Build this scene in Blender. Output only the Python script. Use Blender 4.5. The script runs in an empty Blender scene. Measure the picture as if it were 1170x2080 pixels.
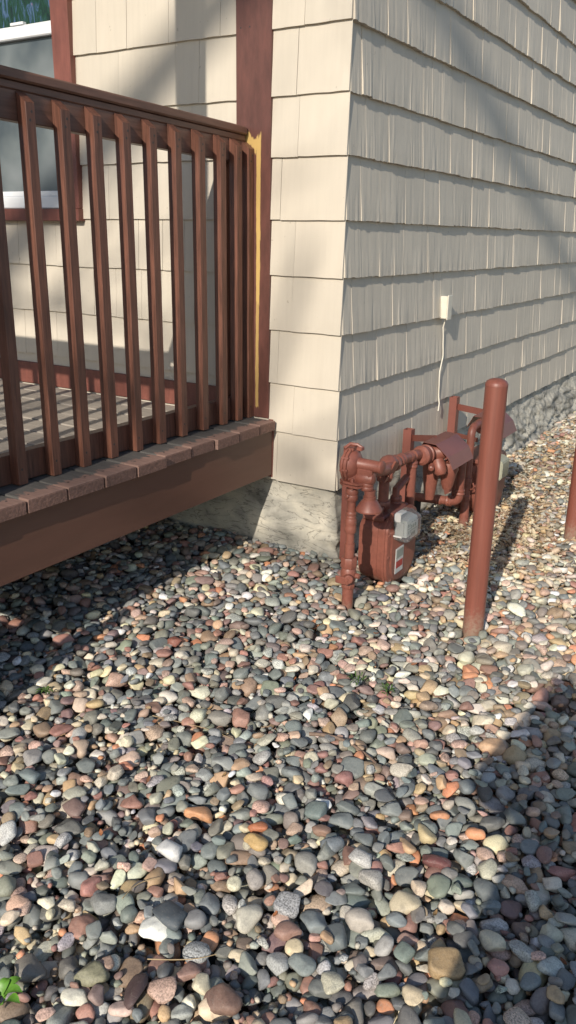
import bpy, bmesh, math, random
import numpy as np
from mathutils import Vector, Matrix, noise as mnoise

SC = bpy.context.scene
COL = SC.collection
random.seed(7)
RNG = np.random.default_rng(11)
PI = math.pi

# ------------------------------------------------------------------ camera
YAW, PITCH, ROLL, FPX = 0.55290339, 0.32517667, 0.01687499, 1663.54
CAM = Vector((1.5224, -2.8170, 0.9823))
_cy, _sy = math.cos(YAW), math.sin(YAW)
FW = Vector((-_sy * math.cos(PITCH), _cy * math.cos(PITCH), -math.sin(PITCH)))
_rt = Vector((_cy, _sy, 0)); _up = _rt.cross(FW)
RT = _rt * math.cos(ROLL) + _up * math.sin(ROLL)
UP = -_rt * math.sin(ROLL) + _up * math.cos(ROLL)
cd = bpy.data.cameras.new('camera'); cam = bpy.data.objects.new('camera', cd); COL.objects.link(cam)
CROT = Matrix((RT, UP, -FW)).transposed()
cam.matrix_world = Matrix.Translation(CAM) @ CROT.to_4x4()
cd.sensor_fit = 'VERTICAL'; cd.sensor_height = 36.0; cd.sensor_width = 20.25; cd.lens = 36.0 * FPX / 2080
cd.clip_start = 0.02; cd.clip_end = 500
SC.camera = cam
SC.render.resolution_x = 576; SC.render.resolution_y = 1024

def project(p):
    v = Vector(p) - CAM; c = v.dot(FW)
    return 585 + FPX * v.dot(RT) / c, 1040 - FPX * v.dot(UP) / c, c

# ------------------------------------------------------------------ light
SUN_EL, SUN_AZ = math.radians(28.3), math.radians(10.8)       # azimuth from -Y towards +X
SDIR = Vector((math.sin(SUN_AZ) * math.cos(SUN_EL), -math.cos(SUN_AZ) * math.cos(SUN_EL), math.sin(SUN_EL)))
world = bpy.data.worlds.new('World'); SC.world = world; world.use_nodes = True
wn = world.node_tree; bg = wn.nodes['Background']
sky = wn.nodes.new('ShaderNodeTexSky'); sky.sky_type = 'NISHITA'; sky.sun_disc = False
sky.sun_elevation = SUN_EL; sky.sun_rotation = math.atan2(SDIR.x, SDIR.y)
sky.air_density = 1.0; sky.dust_density = 0.6
wn.links.new(sky.outputs[0], bg.inputs[0]); bg.inputs[1].default_value = 0.122
sd = bpy.data.lights.new('sun', 'SUN'); sd.energy = 4.4; sd.angle = math.radians(0.5); sd.color = (1.0, 0.91, 0.79)
sun = bpy.data.objects.new('sun', sd); COL.objects.link(sun)
sun.rotation_euler = SDIR.to_track_quat('Z', 'Y').to_euler()
SC.view_settings.view_transform = 'Standard'; SC.view_settings.look = 'None'
SC.view_settings.gamma = 1; SC.view_settings.use_curve_mapping = False
SC.view_settings.exposure = 0.14

# ------------------------------------------------------------------ materials
def nodes(name):
    m = bpy.data.materials.new(name); m.use_nodes = True
    nt = m.node_tree; return m, nt, nt.nodes['Principled BSDF']
def N(nt, t, **kw):
    n = nt.nodes.new(t)
    for k, v in kw.items():
        if k.startswith('i_'): n.inputs[k[2:].replace('_', ' ')].default_value = v
        else: setattr(n, k, v)
    return n
def ramp(nt, fac, stops):
    r = nt.nodes.new('ShaderNodeValToRGB')
    e = r.color_ramp.elements
    while len(e) < len(stops): e.new(0.5)
    for q, (p, c) in zip(e, stops): q.position = p; q.color = c if len(c) == 4 else (*c, 1)
    nt.links.new(fac, r.inputs[0]); return r
def mix(nt, fac, a, b, mode='MIX'):
    m = nt.nodes.new('ShaderNodeMix'); m.data_type = 'RGBA'; m.blend_type = mode
    for s, v in ((m.inputs[0], fac), (m.inputs[6], a), (m.inputs[7], b)):
        if hasattr(v, 'is_linked') or isinstance(v, bpy.types.NodeSocket): nt.links.new(v, s)
        else: s.default_value = v if not isinstance(v, tuple) or len(v) == 4 else (*v, 1)
    return m.outputs[2]
def pos(nt, scale=(1, 1, 1), loc=(0, 0, 0), obj=False):
    if obj: s = N(nt, 'ShaderNodeTexCoord').outputs['Object']
    else: s = N(nt, 'ShaderNodeNewGeometry').outputs['Position']
    mp = N(nt, 'ShaderNodeMapping'); mp.inputs['Scale'].default_value = scale; mp.inputs['Location'].default_value = loc
    nt.links.new(s, mp.inputs[0]); return mp.outputs[0]
def noise(nt, vec, scale=5, detail=4, rough=0.55, dist=0.0):
    n = N(nt, 'ShaderNodeTexNoise'); n.inputs['Scale'].default_value = scale; n.inputs['Detail'].default_value = detail
    n.inputs['Roughness'].default_value = rough; n.inputs['Distortion'].default_value = dist
    nt.links.new(vec, n.inputs['Vector']); return n.outputs['Fac']
def bump(nt, b, h, strength=0.3, dist=0.002):
    n = N(nt, 'ShaderNodeBump'); n.inputs['Strength'].default_value = strength; n.inputs['Distance'].default_value = dist
    nt.links.new(h, n.inputs['Height'])
    nt.links.new(n.outputs[0], b.inputs['Normal']); return n

def painted(name, base, var=0.25, rough=0.55, grain=(1, 1, 1), gs=20, bs=0.3, bd=0.001, wear=None, wear_at=0.72, objc=False, spec=0.5):
    m, nt, b = nodes(name)
    v = pos(nt, grain, obj=objc)
    a = noise(nt, v, gs, 5, 0.6); c = noise(nt, pos(nt, (1, 1, 1)), 3.1, 4, 0.6)
    lo = tuple(x * (1 - var) for x in base); hi = tuple(min(1, x * (1 + var)) for x in base)
    r = ramp(nt, a, [(0.3, lo), (0.7, hi)])
    r2 = ramp(nt, c, [(0.3, (1 - var * .6,) * 3), (0.7, (1 + 0 * var,) * 3)])
    o = mix(nt, 1.0, r.outputs[0], r2.outputs[0], 'MULTIPLY')
    if wear:
        w = noise(nt, v, gs * 2.2, 6, 0.7); wr = ramp(nt, w, [(wear_at, (0, 0, 0)), (wear_at + .05, (1, 1, 1))])
        o = mix(nt, wr.outputs[0], o, wear)
    nt.links.new(o, b.inputs['Base Color'])
    b.inputs['Roughness'].default_value = rough
    b.inputs['Specular IOR Level'].default_value = spec
    bump(nt, b, a, bs, bd)
    return m

M = {}
CREAM = (0.59, 0.535, 0.445)
def siding_mat(name, grain, gs, bs, bd, var):
    m, nt, b = nodes(name)
    g = noise(nt, pos(nt, grain), gs, 5, 0.65)
    fine = noise(nt, pos(nt, (1, 1, 0.45)), 95, 4, 0.7)
    blot = noise(nt, pos(nt), 2.3, 4, 0.6)
    r = ramp(nt, blot, [(0.3, tuple(c * .93 for c in CREAM)), (0.7, tuple(c * 1.03 for c in CREAM))])
    r1 = ramp(nt, g, [(0.25, (1 - var,) * 3), (0.6, (1, 1, 1))])
    o = mix(nt, 1.0, r.outputs[0], r1.outputs[0], 'MULTIPLY')
    oi = N(nt, 'ShaderNodeObjectInfo')
    rr = ramp(nt, oi.outputs['Random'], [(0, (0.93, 0.935, 0.94)), (1, (1, 1, 1))])
    o = mix(nt, 1.0, o, rr.outputs[0], 'MULTIPLY')
    sp = noise(nt, pos(nt, (1, 1, 1), (3, 1, 7)), 46, 2, 0.5)
    spr = ramp(nt, sp, [(0.735, (0, 0, 0)), (0.765, (0.45,) * 3)])
    o = mix(nt, spr.outputs[0], o, (0.27, 0.23, 0.17, 1))
    nt.links.new(o, b.inputs['Base Color'])
    b.inputs['Roughness'].default_value = 0.62; b.inputs['Specular IOR Level'].default_value = 0.35
    mt = N(nt, 'ShaderNodeMath', operation='MULTIPLY_ADD'); nt.links.new(fine, mt.inputs[0]); mt.inputs[1].default_value = 0.75
    nt.links.new(g, mt.inputs[2]); bump(nt, b, mt.outputs[0], bs, bd)
    return m
M['siding_front'] = siding_mat('cream_paint_smooth', (26, 26, 1.4), 2.2, 0.25, 0.0012, 0.05)
M['siding_side'] = siding_mat('cream_paint_striated', (60, 60, 0.9), 1.1, 0.28, 0.0016, 0.04)
M['trim'] = painted('red_brown_trim_paint', (0.185, 0.064, 0.047), 0.22, 0.5, (1, 1, .25), 38, 0.35, 0.0012, (0.24, 0.12, 0.09, 1), 0.74)
M['rail'] = painted('dark_red_brown_stain', (0.150, 0.062, 0.040), 0.45, 0.5, (16, 16, 1.0), 7, 0.5, 0.0012, (0.34, 0.17, 0.10, 1), 0.68)
M['cap'] = painted('brown_cap_rail_stain', (0.16, 0.080, 0.056), 0.3, 0.5, (14, 1.2, 14), 6, 0.4, 0.001)
M['fascia'] = painted('brown_fascia_paint', (0.122, 0.057, 0.039), 0.08, 0.42, (5, .8, 5), 6, 0.25, 0.001)
M['deck'] = painted('weathered_deck_stain', (0.26, 0.215, 0.18), 0.22, 0.7, (1.3, 16, 16), 8, 0.6, 0.0016, (0.22, 0.12, 0.09, 1), 0.69)
def deck_mat():
    m, nt, b = nodes('deck_board_x_bands')
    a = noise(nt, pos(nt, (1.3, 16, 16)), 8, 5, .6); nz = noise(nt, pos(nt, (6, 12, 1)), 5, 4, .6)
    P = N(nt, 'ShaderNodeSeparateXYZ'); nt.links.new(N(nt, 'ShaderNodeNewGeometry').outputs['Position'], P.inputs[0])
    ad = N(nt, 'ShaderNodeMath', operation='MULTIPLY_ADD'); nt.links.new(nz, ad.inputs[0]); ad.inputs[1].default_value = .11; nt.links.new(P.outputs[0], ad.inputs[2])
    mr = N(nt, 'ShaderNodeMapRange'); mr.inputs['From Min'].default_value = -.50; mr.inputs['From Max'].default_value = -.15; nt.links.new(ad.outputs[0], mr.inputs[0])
    r = ramp(nt, mr.outputs[0], [(0.20, (0.36, 0.32, 0.27)), (0.26, (0.088, 0.086, 0.080)), (0.66, (0.095, 0.090, 0.084)), (0.69, (0.25, 0.155, 0.125))])  # along x: pale inside, dark grey strip outside the railing, red-brown edge
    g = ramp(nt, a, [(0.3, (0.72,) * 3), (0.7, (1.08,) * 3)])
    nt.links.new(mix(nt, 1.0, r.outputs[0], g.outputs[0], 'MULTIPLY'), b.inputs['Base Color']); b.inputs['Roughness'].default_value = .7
    bump(nt, b, a, .6, .0014); return m
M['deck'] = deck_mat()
M['deckend'] = painted('deck_board_end_grain', (0.19, 0.105, 0.08), 0.30, 0.75, (1, 20, 20), 6, 0.9, 0.003)
def add_dirt(m, z0, z1, col=(0.30, 0.23, 0.17, 1)):
    nt = m.node_tree; b = nt.nodes['Principled BSDF']; src = b.inputs['Base Color'].links[0].from_socket
    P = N(nt, 'ShaderNodeSeparateXYZ'); nt.links.new(N(nt, 'ShaderNodeNewGeometry').outputs['Position'], P.inputs[0])
    mr = N(nt, 'ShaderNodeMapRange'); mr.inputs['From Min'].default_value = z1; mr.inputs['From Max'].default_value = z0; nt.links.new(P.outputs[2], mr.inputs[0])
    n = noise(nt, pos(nt), 90, 5, .7); mu = N(nt, 'ShaderNodeMath', operation='MULTIPLY'); nt.links.new(mr.outputs[0], mu.inputs[0]); nt.links.new(n, mu.inputs[1])
    r = ramp(nt, mu.outputs[0], [(0.22, (0, 0, 0)), (0.5, (0.75,) * 3)])
    nt.links.new(mix(nt, r.outputs[0], src, col), b.inputs['Base Color'])
M['meter'] = painted('red_brown_meter_paint', (0.22, 0.076, 0.053), 0.16, 0.46, (1, 1, 1), 60, 0.12, 0.0006)
M['bollard'] = painted('red_brown_plastic_sleeve', (0.215, 0.072, 0.050), 0.16, 0.45, (12, 12, .6), 6, 0.12, 0.0008, (0.33, 0.17, 0.12, 1), 0.73)
M['hood'] = painted('red_brown_sheet_metal', (0.20, 0.070, 0.053), 0.08, 0.45, (1, 1, 1), 10, 0.05, 0.0005)
add_dirt(M['bollard'], -.315, -.12); add_dirt(M['meter'], -.335, -.22)
M['yellow'] = painted('old_yellow_paint', (0.66, 0.40, 0.06), 0.14, 0.6, (1, 1, .3), 30, 0.4, 0.001)
M['vinyl'] = painted('white_vinyl', (0.74, 0.76, 0.78), 0.04, 0.35, (1, 1, 1), 10, 0.02, 0.0005)
M['box'] = painted('cream_plastic', (0.68, 0.64, 0.54), 0.05, 0.45, (1, 1, 1), 30, 0.05, 0.0005)
M['dark'] = painted('dark_void', (0.012, 0.011, 0.011), 0.1, 0.8)
M['screw'] = painted('dark_screw_head', (0.04, 0.03, 0.028), 0.1, 0.5)
M['bark'] = painted('grey_brown_bark', (0.13, 0.10, 0.08), 0.3, 0.9, (1, 1, .3), 18, 1.0, 0.006)
M['twig'] = painted('grey_brown_twig', (0.22, 0.15, 0.11), 0.3, 0.8, (1, 1, 1), 120, 0.6, 0.001)
M['straw'] = painted('dry_straw', (0.42, 0.31, 0.17), 0.2, 0.7)
M['green'] = painted('fresh_green_leaf', (0.13, 0.30, 0.035), 0.25, 0.45, (1, 1, 1), 60, 0.3, 0.001)
M['moss'] = painted('small_weed_green', (0.075, 0.14, 0.03), 0.3, 0.6, (1, 1, 1), 90, 0.3, 0.001)
M['white_print'] = painted('white_plate', (0.55, 0.55, 0.53), 0.05, 0.4)
M['grey_print'] = painted('grey_green_print', (0.27, 0.30, 0.27), 0.1, 0.5)
M['red_print'] = painted('red_print', (0.36, 0.035, 0.03), 0.12, 0.5)
M['red_cap'] = painted('red_seal', (0.5, 0.05, 0.04), 0.05, 0.4)
M['jacket'] = painted('navy_cotton', (0.03, 0.04, 0.07), 0.2, 0.85, (1, 1, 1), 90, 0.3, 0.001)
M['jeans'] = painted('blue_denim', (0.06, 0.09, 0.16), 0.25, 0.85, (1, 1, 1), 120, 0.3, 0.001)
M['skin'] = painted('skin', (0.50, 0.30, 0.22), 0.06, 0.5, spec=0.4)
M['hair'] = painted('brown_hair', (0.045, 0.028, 0.018), 0.3, 0.6, (1, 1, 6), 30, 0.5, 0.002)
M['shoe'] = painted('black_shoe', (0.02, 0.02, 0.02), 0.1, 0.6)
M['phone'] = painted('black_phone', (0.015, 0.015, 0.017), 0.05, 0.2)

def clear_mat():
    m, nt, b = nodes('clear_index_cover')
    b.inputs['Base Color'].default_value = (0.86, 0.90, 0.90, 1); b.inputs['Roughness'].default_value = 0.04
    b.inputs['Transmission Weight'].default_value = 0.93; b.inputs['IOR'].default_value = 1.2
    return m
M['clear'] = clear_mat()
def dull_clear():
    m, nt, b = nodes('yellowed_clear_cover')
    b.inputs['Base Color'].default_value = (0.42, 0.42, 0.32, 1); b.inputs['Roughness'].default_value = 0.35
    b.inputs['Transmission Weight'].default_value = 0.25; b.inputs['IOR'].default_value = 1.2
    return m
M['dullclear'] = dull_clear()

def screen_mat():
    m, nt, b = nodes('grey_screen_painted_reflections')
    a = noise(nt, pos(nt), 3.0, 3, 0.5)
    r = ramp(nt, a, [(0.36, (0.055, 0.070, 0.080)), (0.5, (0.12, 0.14, 0.145)), (0.66, (0.19, 0.21, 0.215))])  # mottled grey-blue reflections painted into the pane colour
    nt.links.new(r.outputs[0], b.inputs['Base Color']); b.inputs['Roughness'].default_value = 0.35
    return m
M['screen'] = screen_mat()
def film_mat():
    m, nt, b = nodes('garden_print_curtain')
    v = pos(nt, (3.2, 1, 0.9))
    a = noise(nt, v, 9, 5, 0.65, 1.6); c = noise(nt, pos(nt, (6, 1, 1.2), (1, 0, 4)), 6, 4, 0.6, 1.0)
    r = ramp(nt, a, [(0.34, (0.004, 0.010, 0.008)), (0.47, (0.008, 0.038, 0.010)), (0.54, (0.015, 0.045, 0.045)), (0.60, (0.045, 0.085, 0.17)), (0.75, (0.11, 0.17, 0.22))])
    r2 = ramp(nt, c, [(0.70, (0, 0, 0)), (0.74, (1, 1, 1))])
    o = mix(nt, r2.outputs[0], r.outputs[0], (0.42, 0.17, 0.26, 1))
    nt.links.new(o, b.inputs['Base Color']); b.inputs['Roughness'].default_value = 0.22
    return m
M['film'] = film_mat()

def foundation_mat():
    m, nt, b = nodes('pale_parged_stone')
    a = noise(nt, pos(nt, (2, 2, 3)), 2.6, 4, 0.5, 0.5); c = noise(nt, pos(nt), 75, 4, 0.6)
    r = ramp(nt, a, [(0.34, (0.20, 0.195, 0.17)), (0.45, (0.36, 0.345, 0.30)), (0.56, (0.47, 0.445, 0.375)), (0.68, (0.60, 0.56, 0.465))])
    r2 = ramp(nt, c, [(0.3, (0.88,) * 3), (0.65, (1, 1, 1))])
    o = mix(nt, 1.0, r.outputs[0], r2.outputs[0], 'MULTIPLY')
    crack = noise(nt, pos(nt, (2.0, 2.0, 7)), 4, 4, 0.5, 1.0)
    cr = ramp(nt, crack, [(0.480, (1, 1, 1)), (0.498, (0.30,) * 3), (0.512, (1, 1, 1))])
    o = mix(nt, 0.8, o, cr.outputs[0], 'MULTIPLY')
    nt.links.new(o, b.inputs['Base Color']); b.inputs['Roughness'].default_value = 0.9
    mt = N(nt, 'ShaderNodeMath', operation='MULTIPLY_ADD'); nt.links.new(c, mt.inputs[0]); mt.inputs[1].default_value = 0.35
    nt.links.new(cr.outputs[0], mt.inputs[2])
    bump(nt, b, mt.outputs[0], 0.5, 0.004); return m
M['foundation'] = foundation_mat()

def stone_mat():
    m, nt, b = nodes('river_stone')
    at = N(nt, 'ShaderNodeAttribute', attribute_name='stone_color')
    v = pos(nt)
    a = noise(nt, v, 55, 5, 0.6, 0.4)
    r = ramp(nt, a, [(0.28, (0.66, 0.66, 0.68)), (0.5, (1, 1, 1)), (0.75, (1.0, 1.0, 1.0))])
    o = mix(nt, 1.0, at.outputs['Color'], r.outputs[0], 'MULTIPLY')
    # mineral grains, strength carried by the attribute's alpha
    s = noise(nt, v, 330, 2, 0.5); sr = ramp(nt, s, [(0.38, (0.35,) * 3), (0.47, (0.9,) * 3), (0.56, (1, 1, 1)), (0.66, (1.4,) * 3)])
    sp = mix(nt, at.outputs['Alpha'], (1, 1, 1, 1), sr.outputs[0]); o = mix(nt, 1.0, o, sp, 'MULTIPLY')
    vein = noise(nt, pos(nt, (1, 1.4, 2.2)), 22, 2, 0.5, 2.0)
    vr = ramp(nt, vein, [(0.492, (0, 0, 0)), (0.5, (0.30,) * 3), (0.508, (0, 0, 0))])
    o = mix(nt, vr.outputs[0], o, (0.42, 0.38, 0.32, 1))
    dust = noise(nt, pos(nt, (1, 1, 1), (5, 5, 5)), 130, 4, 0.65)
    dr = ramp(nt, dust, [(0.55, (0, 0, 0)), (0.8, (0.2,) * 3)])
    o = mix(nt, dr.outputs[0], o, (0.34, 0.31, 0.265, 1))
    nt.links.new(o, b.inputs['Base Color']); b.inputs['Roughness'].default_value = 0.58
    b.inputs['Specular IOR Level'].default_value = 0.42
    f = noise(nt, v, 190, 5, 0.7); bump(nt, b, f, 0.45, 0.0016)
    return m
M['stone'] = stone_mat()
def ground_mat():
    m, nt, b = nodes('gravel_ground')
    vo = N(nt, 'ShaderNodeTexVoronoi'); vo.inputs['Scale'].default_value = 26; nt.links.new(pos(nt), vo.inputs['Vector'])
    sep = N(nt, 'ShaderNodeSeparateColor'); nt.links.new(vo.outputs['Color'], sep.inputs[0])
    r = ramp(nt, sep.outputs[0], [(0, (0.05, 0.055, 0.06)), (0.35, (0.11, 0.12, 0.12)), (0.55, (0.15, 0.075, 0.06)), (0.75, (0.25, 0.20, 0.14)), (1, (0.36, 0.32, 0.25))])
    dr = ramp(nt, vo.outputs['Distance'], [(0.2, (1, 1, 1)), (0.62, (0.25,) * 3)])
    o = mix(nt, 1.0, r.outputs[0], dr.outputs[0], 'MULTIPLY')
    nt.links.new(o, b.inputs['Base Color']); b.inputs['Roughness'].default_value = 0.85
    bm_ = bump(nt, b, vo.outputs['Distance'], 0.8, 0.02); bm_.invert = True
    return m
M['ground'] = ground_mat()
def leaf_mat():
    m, nt, b = nodes('dry_leaf_litter')
    at = N(nt, 'ShaderNodeAttribute', attribute_name='stone_color')
    a = noise(nt, pos(nt), 160, 4, 0.6); r = ramp(nt, a, [(0.3, (0.6,) * 3), (0.65, (1, 1, 1))])
    nt.links.new(mix(nt, 1.0, at.outputs['Color'], r.outputs[0], 'MULTIPLY'), b.inputs['Base Color'])
    b.inputs['Roughness'].default_value = 0.7; return m
M['litter'] = leaf_mat()

# the trim board that still shows its old yellow paint beside the railing
def trim_worn():
    m, nt, b = nodes('trim_paint_worn_to_yellow')
    v = pos(nt, (1, 1, .3)); a = noise(nt, v, 40, 5, 0.6)
    red = ramp(nt, a, [(0.3, (0.085, 0.034, 0.026)), (0.7, (0.135, 0.052, 0.040))])
    P = N(nt, 'ShaderNodeSeparateXYZ'); nt.links.new(N(nt, 'ShaderNodeNewGeometry').outputs['Position'], P.inputs[0])
    nx = noise(nt, pos(nt, (1, 1, .22)), 30, 5, 0.65)
    def mth(op, x, y=None, clamp=False):
        n = N(nt, 'ShaderNodeMath', operation=op); n.use_clamp = clamp
        for i, q in enumerate((x, y)):
            if q is None: continue
            if isinstance(q, (int, float)): n.inputs[i].default_value = q
            else: nt.links.new(q, n.inputs[i])
        return n.outputs[0]
    def band(s, lo, hi, soft): # 1 inside lo..hi
        return mth('MULTIPLY', mth('DIVIDE', mth('SUBTRACT', s, lo), soft, True), mth('DIVIDE', mth('SUBTRACT', hi, s), soft, True))
    xx = mth('ADD', P.outputs[0], mth('MULTIPLY', mth('SUBTRACT', nx, 0.5), 0.014))
    zz = mth('ADD', P.outputs[2], mth('MULTIPLY', mth('SUBTRACT', nx, 0.5), 0.22))
    strip = mth('MULTIPLY', band(xx, -0.375, -0.3525, 0.003), band(zz, 0.95, 1.33, 0.01))
    strip2 = mth('MULTIPLY', band(xx, -0.375, -0.3550, 0.003), band(zz, 0.72, 0.97, 0.01))
    s3 = mth('MULTIPLY', band(xx, -0.375, -0.3580, 0.002), band(zz, 0.30, 0.74, 0.01))
    top = mth('MULTIPLY', band(xx, -0.43, -0.362, 0.006), band(zz, 1.27, 1.338, 0.012))
    f = mth('MAXIMUM', mth('MAXIMUM', strip, strip2), mth('MAXIMUM', mth('MULTIPLY', s3, 0.75), top))
    nt.links.new(mix(nt, f, red.outputs[0], (0.52, 0.35, 0.12, 1)), b.inputs['Base Color'])
    b.inputs['Roughness'].default_value = 0.5; bump(nt, b, a, 0.4, 0.0012); return m
M['trimworn'] = trim_worn()

# ------------------------------------------------------------------ helpers
def link(name, me, mat=None, parent=None):
    o = bpy.data.objects.new(name, me); COL.objects.link(o)
    if mat is not None and me is not None and not me.materials: me.materials.append(mat)
    if parent is not None: o.parent = parent; o.matrix_parent_inverse = parent.matrix_world.inverted() if False else Matrix()
    return o
def tag(o, label=None, cat=None, group=None, kind=None):
    for k, v in (('label', label), ('category', cat), ('group', group), ('kind', kind)):
        if v: o[k] = v
    return o
def thing(name, label, cat, loc=(0, 0, 0), group=None):
    o = bpy.data.objects.new(name, None); COL.objects.link(o); o.location = loc; o.empty_display_size = 0.05
    return tag(o, label, cat, group)
def mesh_from(name, v, f, smooth=False):
    me = bpy.data.meshes.new(name); me.from_pydata([tuple(x) for x in v], [], f); me.update()
    if smooth: me.polygons.foreach_set('use_smooth', [True] * len(me.polygons))
    return me
def bm_mesh(bm, name, smooth_angle=None):
    bmesh.ops.recalc_face_normals(bm, faces=bm.faces)
    me = bpy.data.meshes.new(name); bm.to_mesh(me); bm.free()
    if smooth_angle is not None:
        me.polygons.foreach_set('use_smooth', [True] * len(me.polygons))
        me.set_sharp_from_angle(angle=math.radians(smooth_angle))
    return me
def add_box(bm, lo, hi, bev=0.0):
    lo = Vector(lo); hi = Vector(hi)
    r = bmesh.ops.create_cube(bm, size=1.0)
    for v in r['verts']:
        v.co = Vector((lo[i] + (v.co[i] + .5) * (hi[i] - lo[i]) for i in range(3)))
    if bev:
        es = list({e for v in r['verts'] for e in v.link_edges})
        bmesh.ops.bevel(bm, geom=es, offset=bev, segments=1, affect='EDGES', profile=0.5)
def box(name, lo, hi, mat, parent, bev=0.002, loc=None):
    """box with its parent at parent.location; lo/hi in world coordinates"""
    off = parent.location if parent is not None else Vector((0, 0, 0))
    bm = bmesh.new(); add_box(bm, Vector(lo) - off, Vector(hi) - off, bev)
    return link(name, bm_mesh(bm, name), mat, parent)
def frame(d):
    d = Vector(d).normalized(); a = Vector((0, 0, 1)) if abs(d.z) < .9 else Vector((1, 0, 0))
    u = d.cross(a).normalized(); return d, u, d.cross(u)
def add_lathe(bm, p0, axis, prof, seg=20, squash=None):
    """prof: (distance along axis, radius)"""
    d, u, w = frame(axis); p0 = Vector(p0); rings = []
    for t, r in prof:
        c = p0 + d * t
        if r < 1e-5: rings.append([bm.verts.new(c)]); continue
        rings.append([bm.verts.new(c + (u * math.cos(2 * PI * k / seg) + w * math.sin(2 * PI * k / seg)) * r) for k in range(seg)])
    for a, b in zip(rings, rings[1:]):
        for k in range(seg):
            k2 = (k + 1) % seg
            if len(a) == 1 and len(b) == 1: continue
            if len(a) == 1: bm.faces.new((a[0], b[k], b[k2]))
            elif len(b) == 1: bm.faces.new((a[k], a[k2], b[0]))
            else: bm.faces.new((a[k], a[k2], b[k2], b[k]))
    for rg, fl in ((rings[0], True), (rings[-1], False)):
        if len(rg) > 1: bm.faces.new(rg[::-1] if fl else rg)
def add_cyl(bm, a, b, r, seg=18, r2=None):
    a = Vector(a); b = Vector(b); L = (b - a).length
    add_lathe(bm, a, b - a, [(0, r), (L, r if r2 is None else r2)], seg)
def add_tube(bm, pts, r, seg=10, taper=None):
    pts = [Vector(p) for p in pts]; n = len(pts); rings = []
    t0 = (pts[1] - pts[0]).normalized(); _, u, w = frame(t0)
    for i, p in enumerate(pts):
        t = (pts[min(i + 1, n - 1)] - pts[max(i - 1, 0)]).normalized()
        u = (u - t * u.dot(t)).normalized(); w = t.cross(u)
        rr = r[i] if isinstance(r, (list, tuple)) else r
        rings.append([bm.verts.new(p + (u * math.cos(2 * PI * k / seg) + w * math.sin(2 * PI * k / seg)) * rr) for k in range(seg)])
    for a, b in zip(rings, rings[1:]):
        for k in range(seg): bm.faces.new((a[k], a[(k + 1) % seg], b[(k + 1) % seg], b[k]))
    bm.faces.new(rings[0][::-1]); bm.faces.new(rings[-1])
def bend(pts, rad=0.03, n=5):
    """round the corners of a polyline"""
    pts = [Vector(p) for p in pts]; out = [pts[0]]
    for a, b, c in zip(pts, pts[1:], pts[2:]):
        d1 = (a - b).normalized() * min(rad, (a - b).length * .49); d2 = (c - b).normalized() * min(rad, (c - b).length * .49)
        for k in range(n + 1):
            t = k / n; out.append((b + d1) * (1 - t) ** 2 + b * 2 * t * (1 - t) + (b + d2) * t ** 2)
    out.append(pts[-1]); return out

# ================================================================== GROUND AND STONES
ZG = -0.311
def fbulge(y):                                           # foundation face on the side wall at the ground (x)
    return 0.030 + 0.045 * min(1, max(0, (y - 0.2) / 2.0)) + 0.014 * mnoise.noise(Vector((y * 1.3, 4, 0)))
gm = bmesh.new()
GN = 60
def gcoord(t): return math.copysign(abs(t) ** 2.6, t) * 60
vs = [[gm.verts.new((0.5 + gcoord(-1 + 2 * i / GN), gcoord(-1 + 2 * j / GN), ZG - 0.062)) for j in range(GN + 1)] for i in range(GN + 1)]
for i in range(GN):
    for j in range(GN): gm.faces.new((vs[i][j], vs[i + 1][j], vs[i + 1][j + 1], vs[i][j + 1]))
ground = link('ground', bm_mesh(gm, 'ground'), M['ground']); tag(ground, kind='structure')

# --- stone prototypes
def ico(sub):
    bm = bmesh.new(); bmesh.ops.create_icosphere(bm, subdivisions=sub, radius=1.0)
    bm.verts.ensure_lookup_table(); v = np.array([x.co[:] for x in bm.verts]); f = np.array([[q.index for q in p.verts] for p in bm.faces]); bm.free()
    return v, f
NP = 36
ICO = {s: ico(s) for s in (2, 3)}
def make_protos(sub, seed):
    rg = np.random.default_rng(seed); out = []
    for k in range(NP):
        v = ICO[sub][0].copy()
        p = rg.uniform(0.55, 1.0)                       # towards a rounded block
        v = np.sign(v) * np.abs(v) ** p
        v /= np.abs(v).max()
        # facets: cut with random planes
        for _ in range(rg.integers(3, 13)):
            n = rg.normal(size=3); n /= np.linalg.norm(n); d = rg.uniform(0.46, 0.86)
            s = v @ n; ex = np.maximum(0, s - d); v -= np.outer(ex * rg.uniform(.75, 1.0), n)
        n = rg.normal(size=(3, 3)) * 2.0; ph = rg.uniform(0, 6, 3)
        v *= (1 + 0.055 * np.sin(v @ n[0] + ph[0]) + 0.04 * np.sin(v @ (n[1] * 1.7) + ph[1]))[:, None]
        if sub == 3: v *= (1 + 0.012 * np.sin(v @ (n[2] * 3.5) + ph[2]))[:, None]
        v -= (v.max(0) + v.min(0)) / 2; v /= (v.max(0) - v.min(0)) / 2
        out.append(v)
    return np.array(out)
ICO[1] = ico(1)
PRO = {1: make_protos(1, 5), 2: make_protos(2, 5), 3: make_protos(3, 5)}

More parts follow.
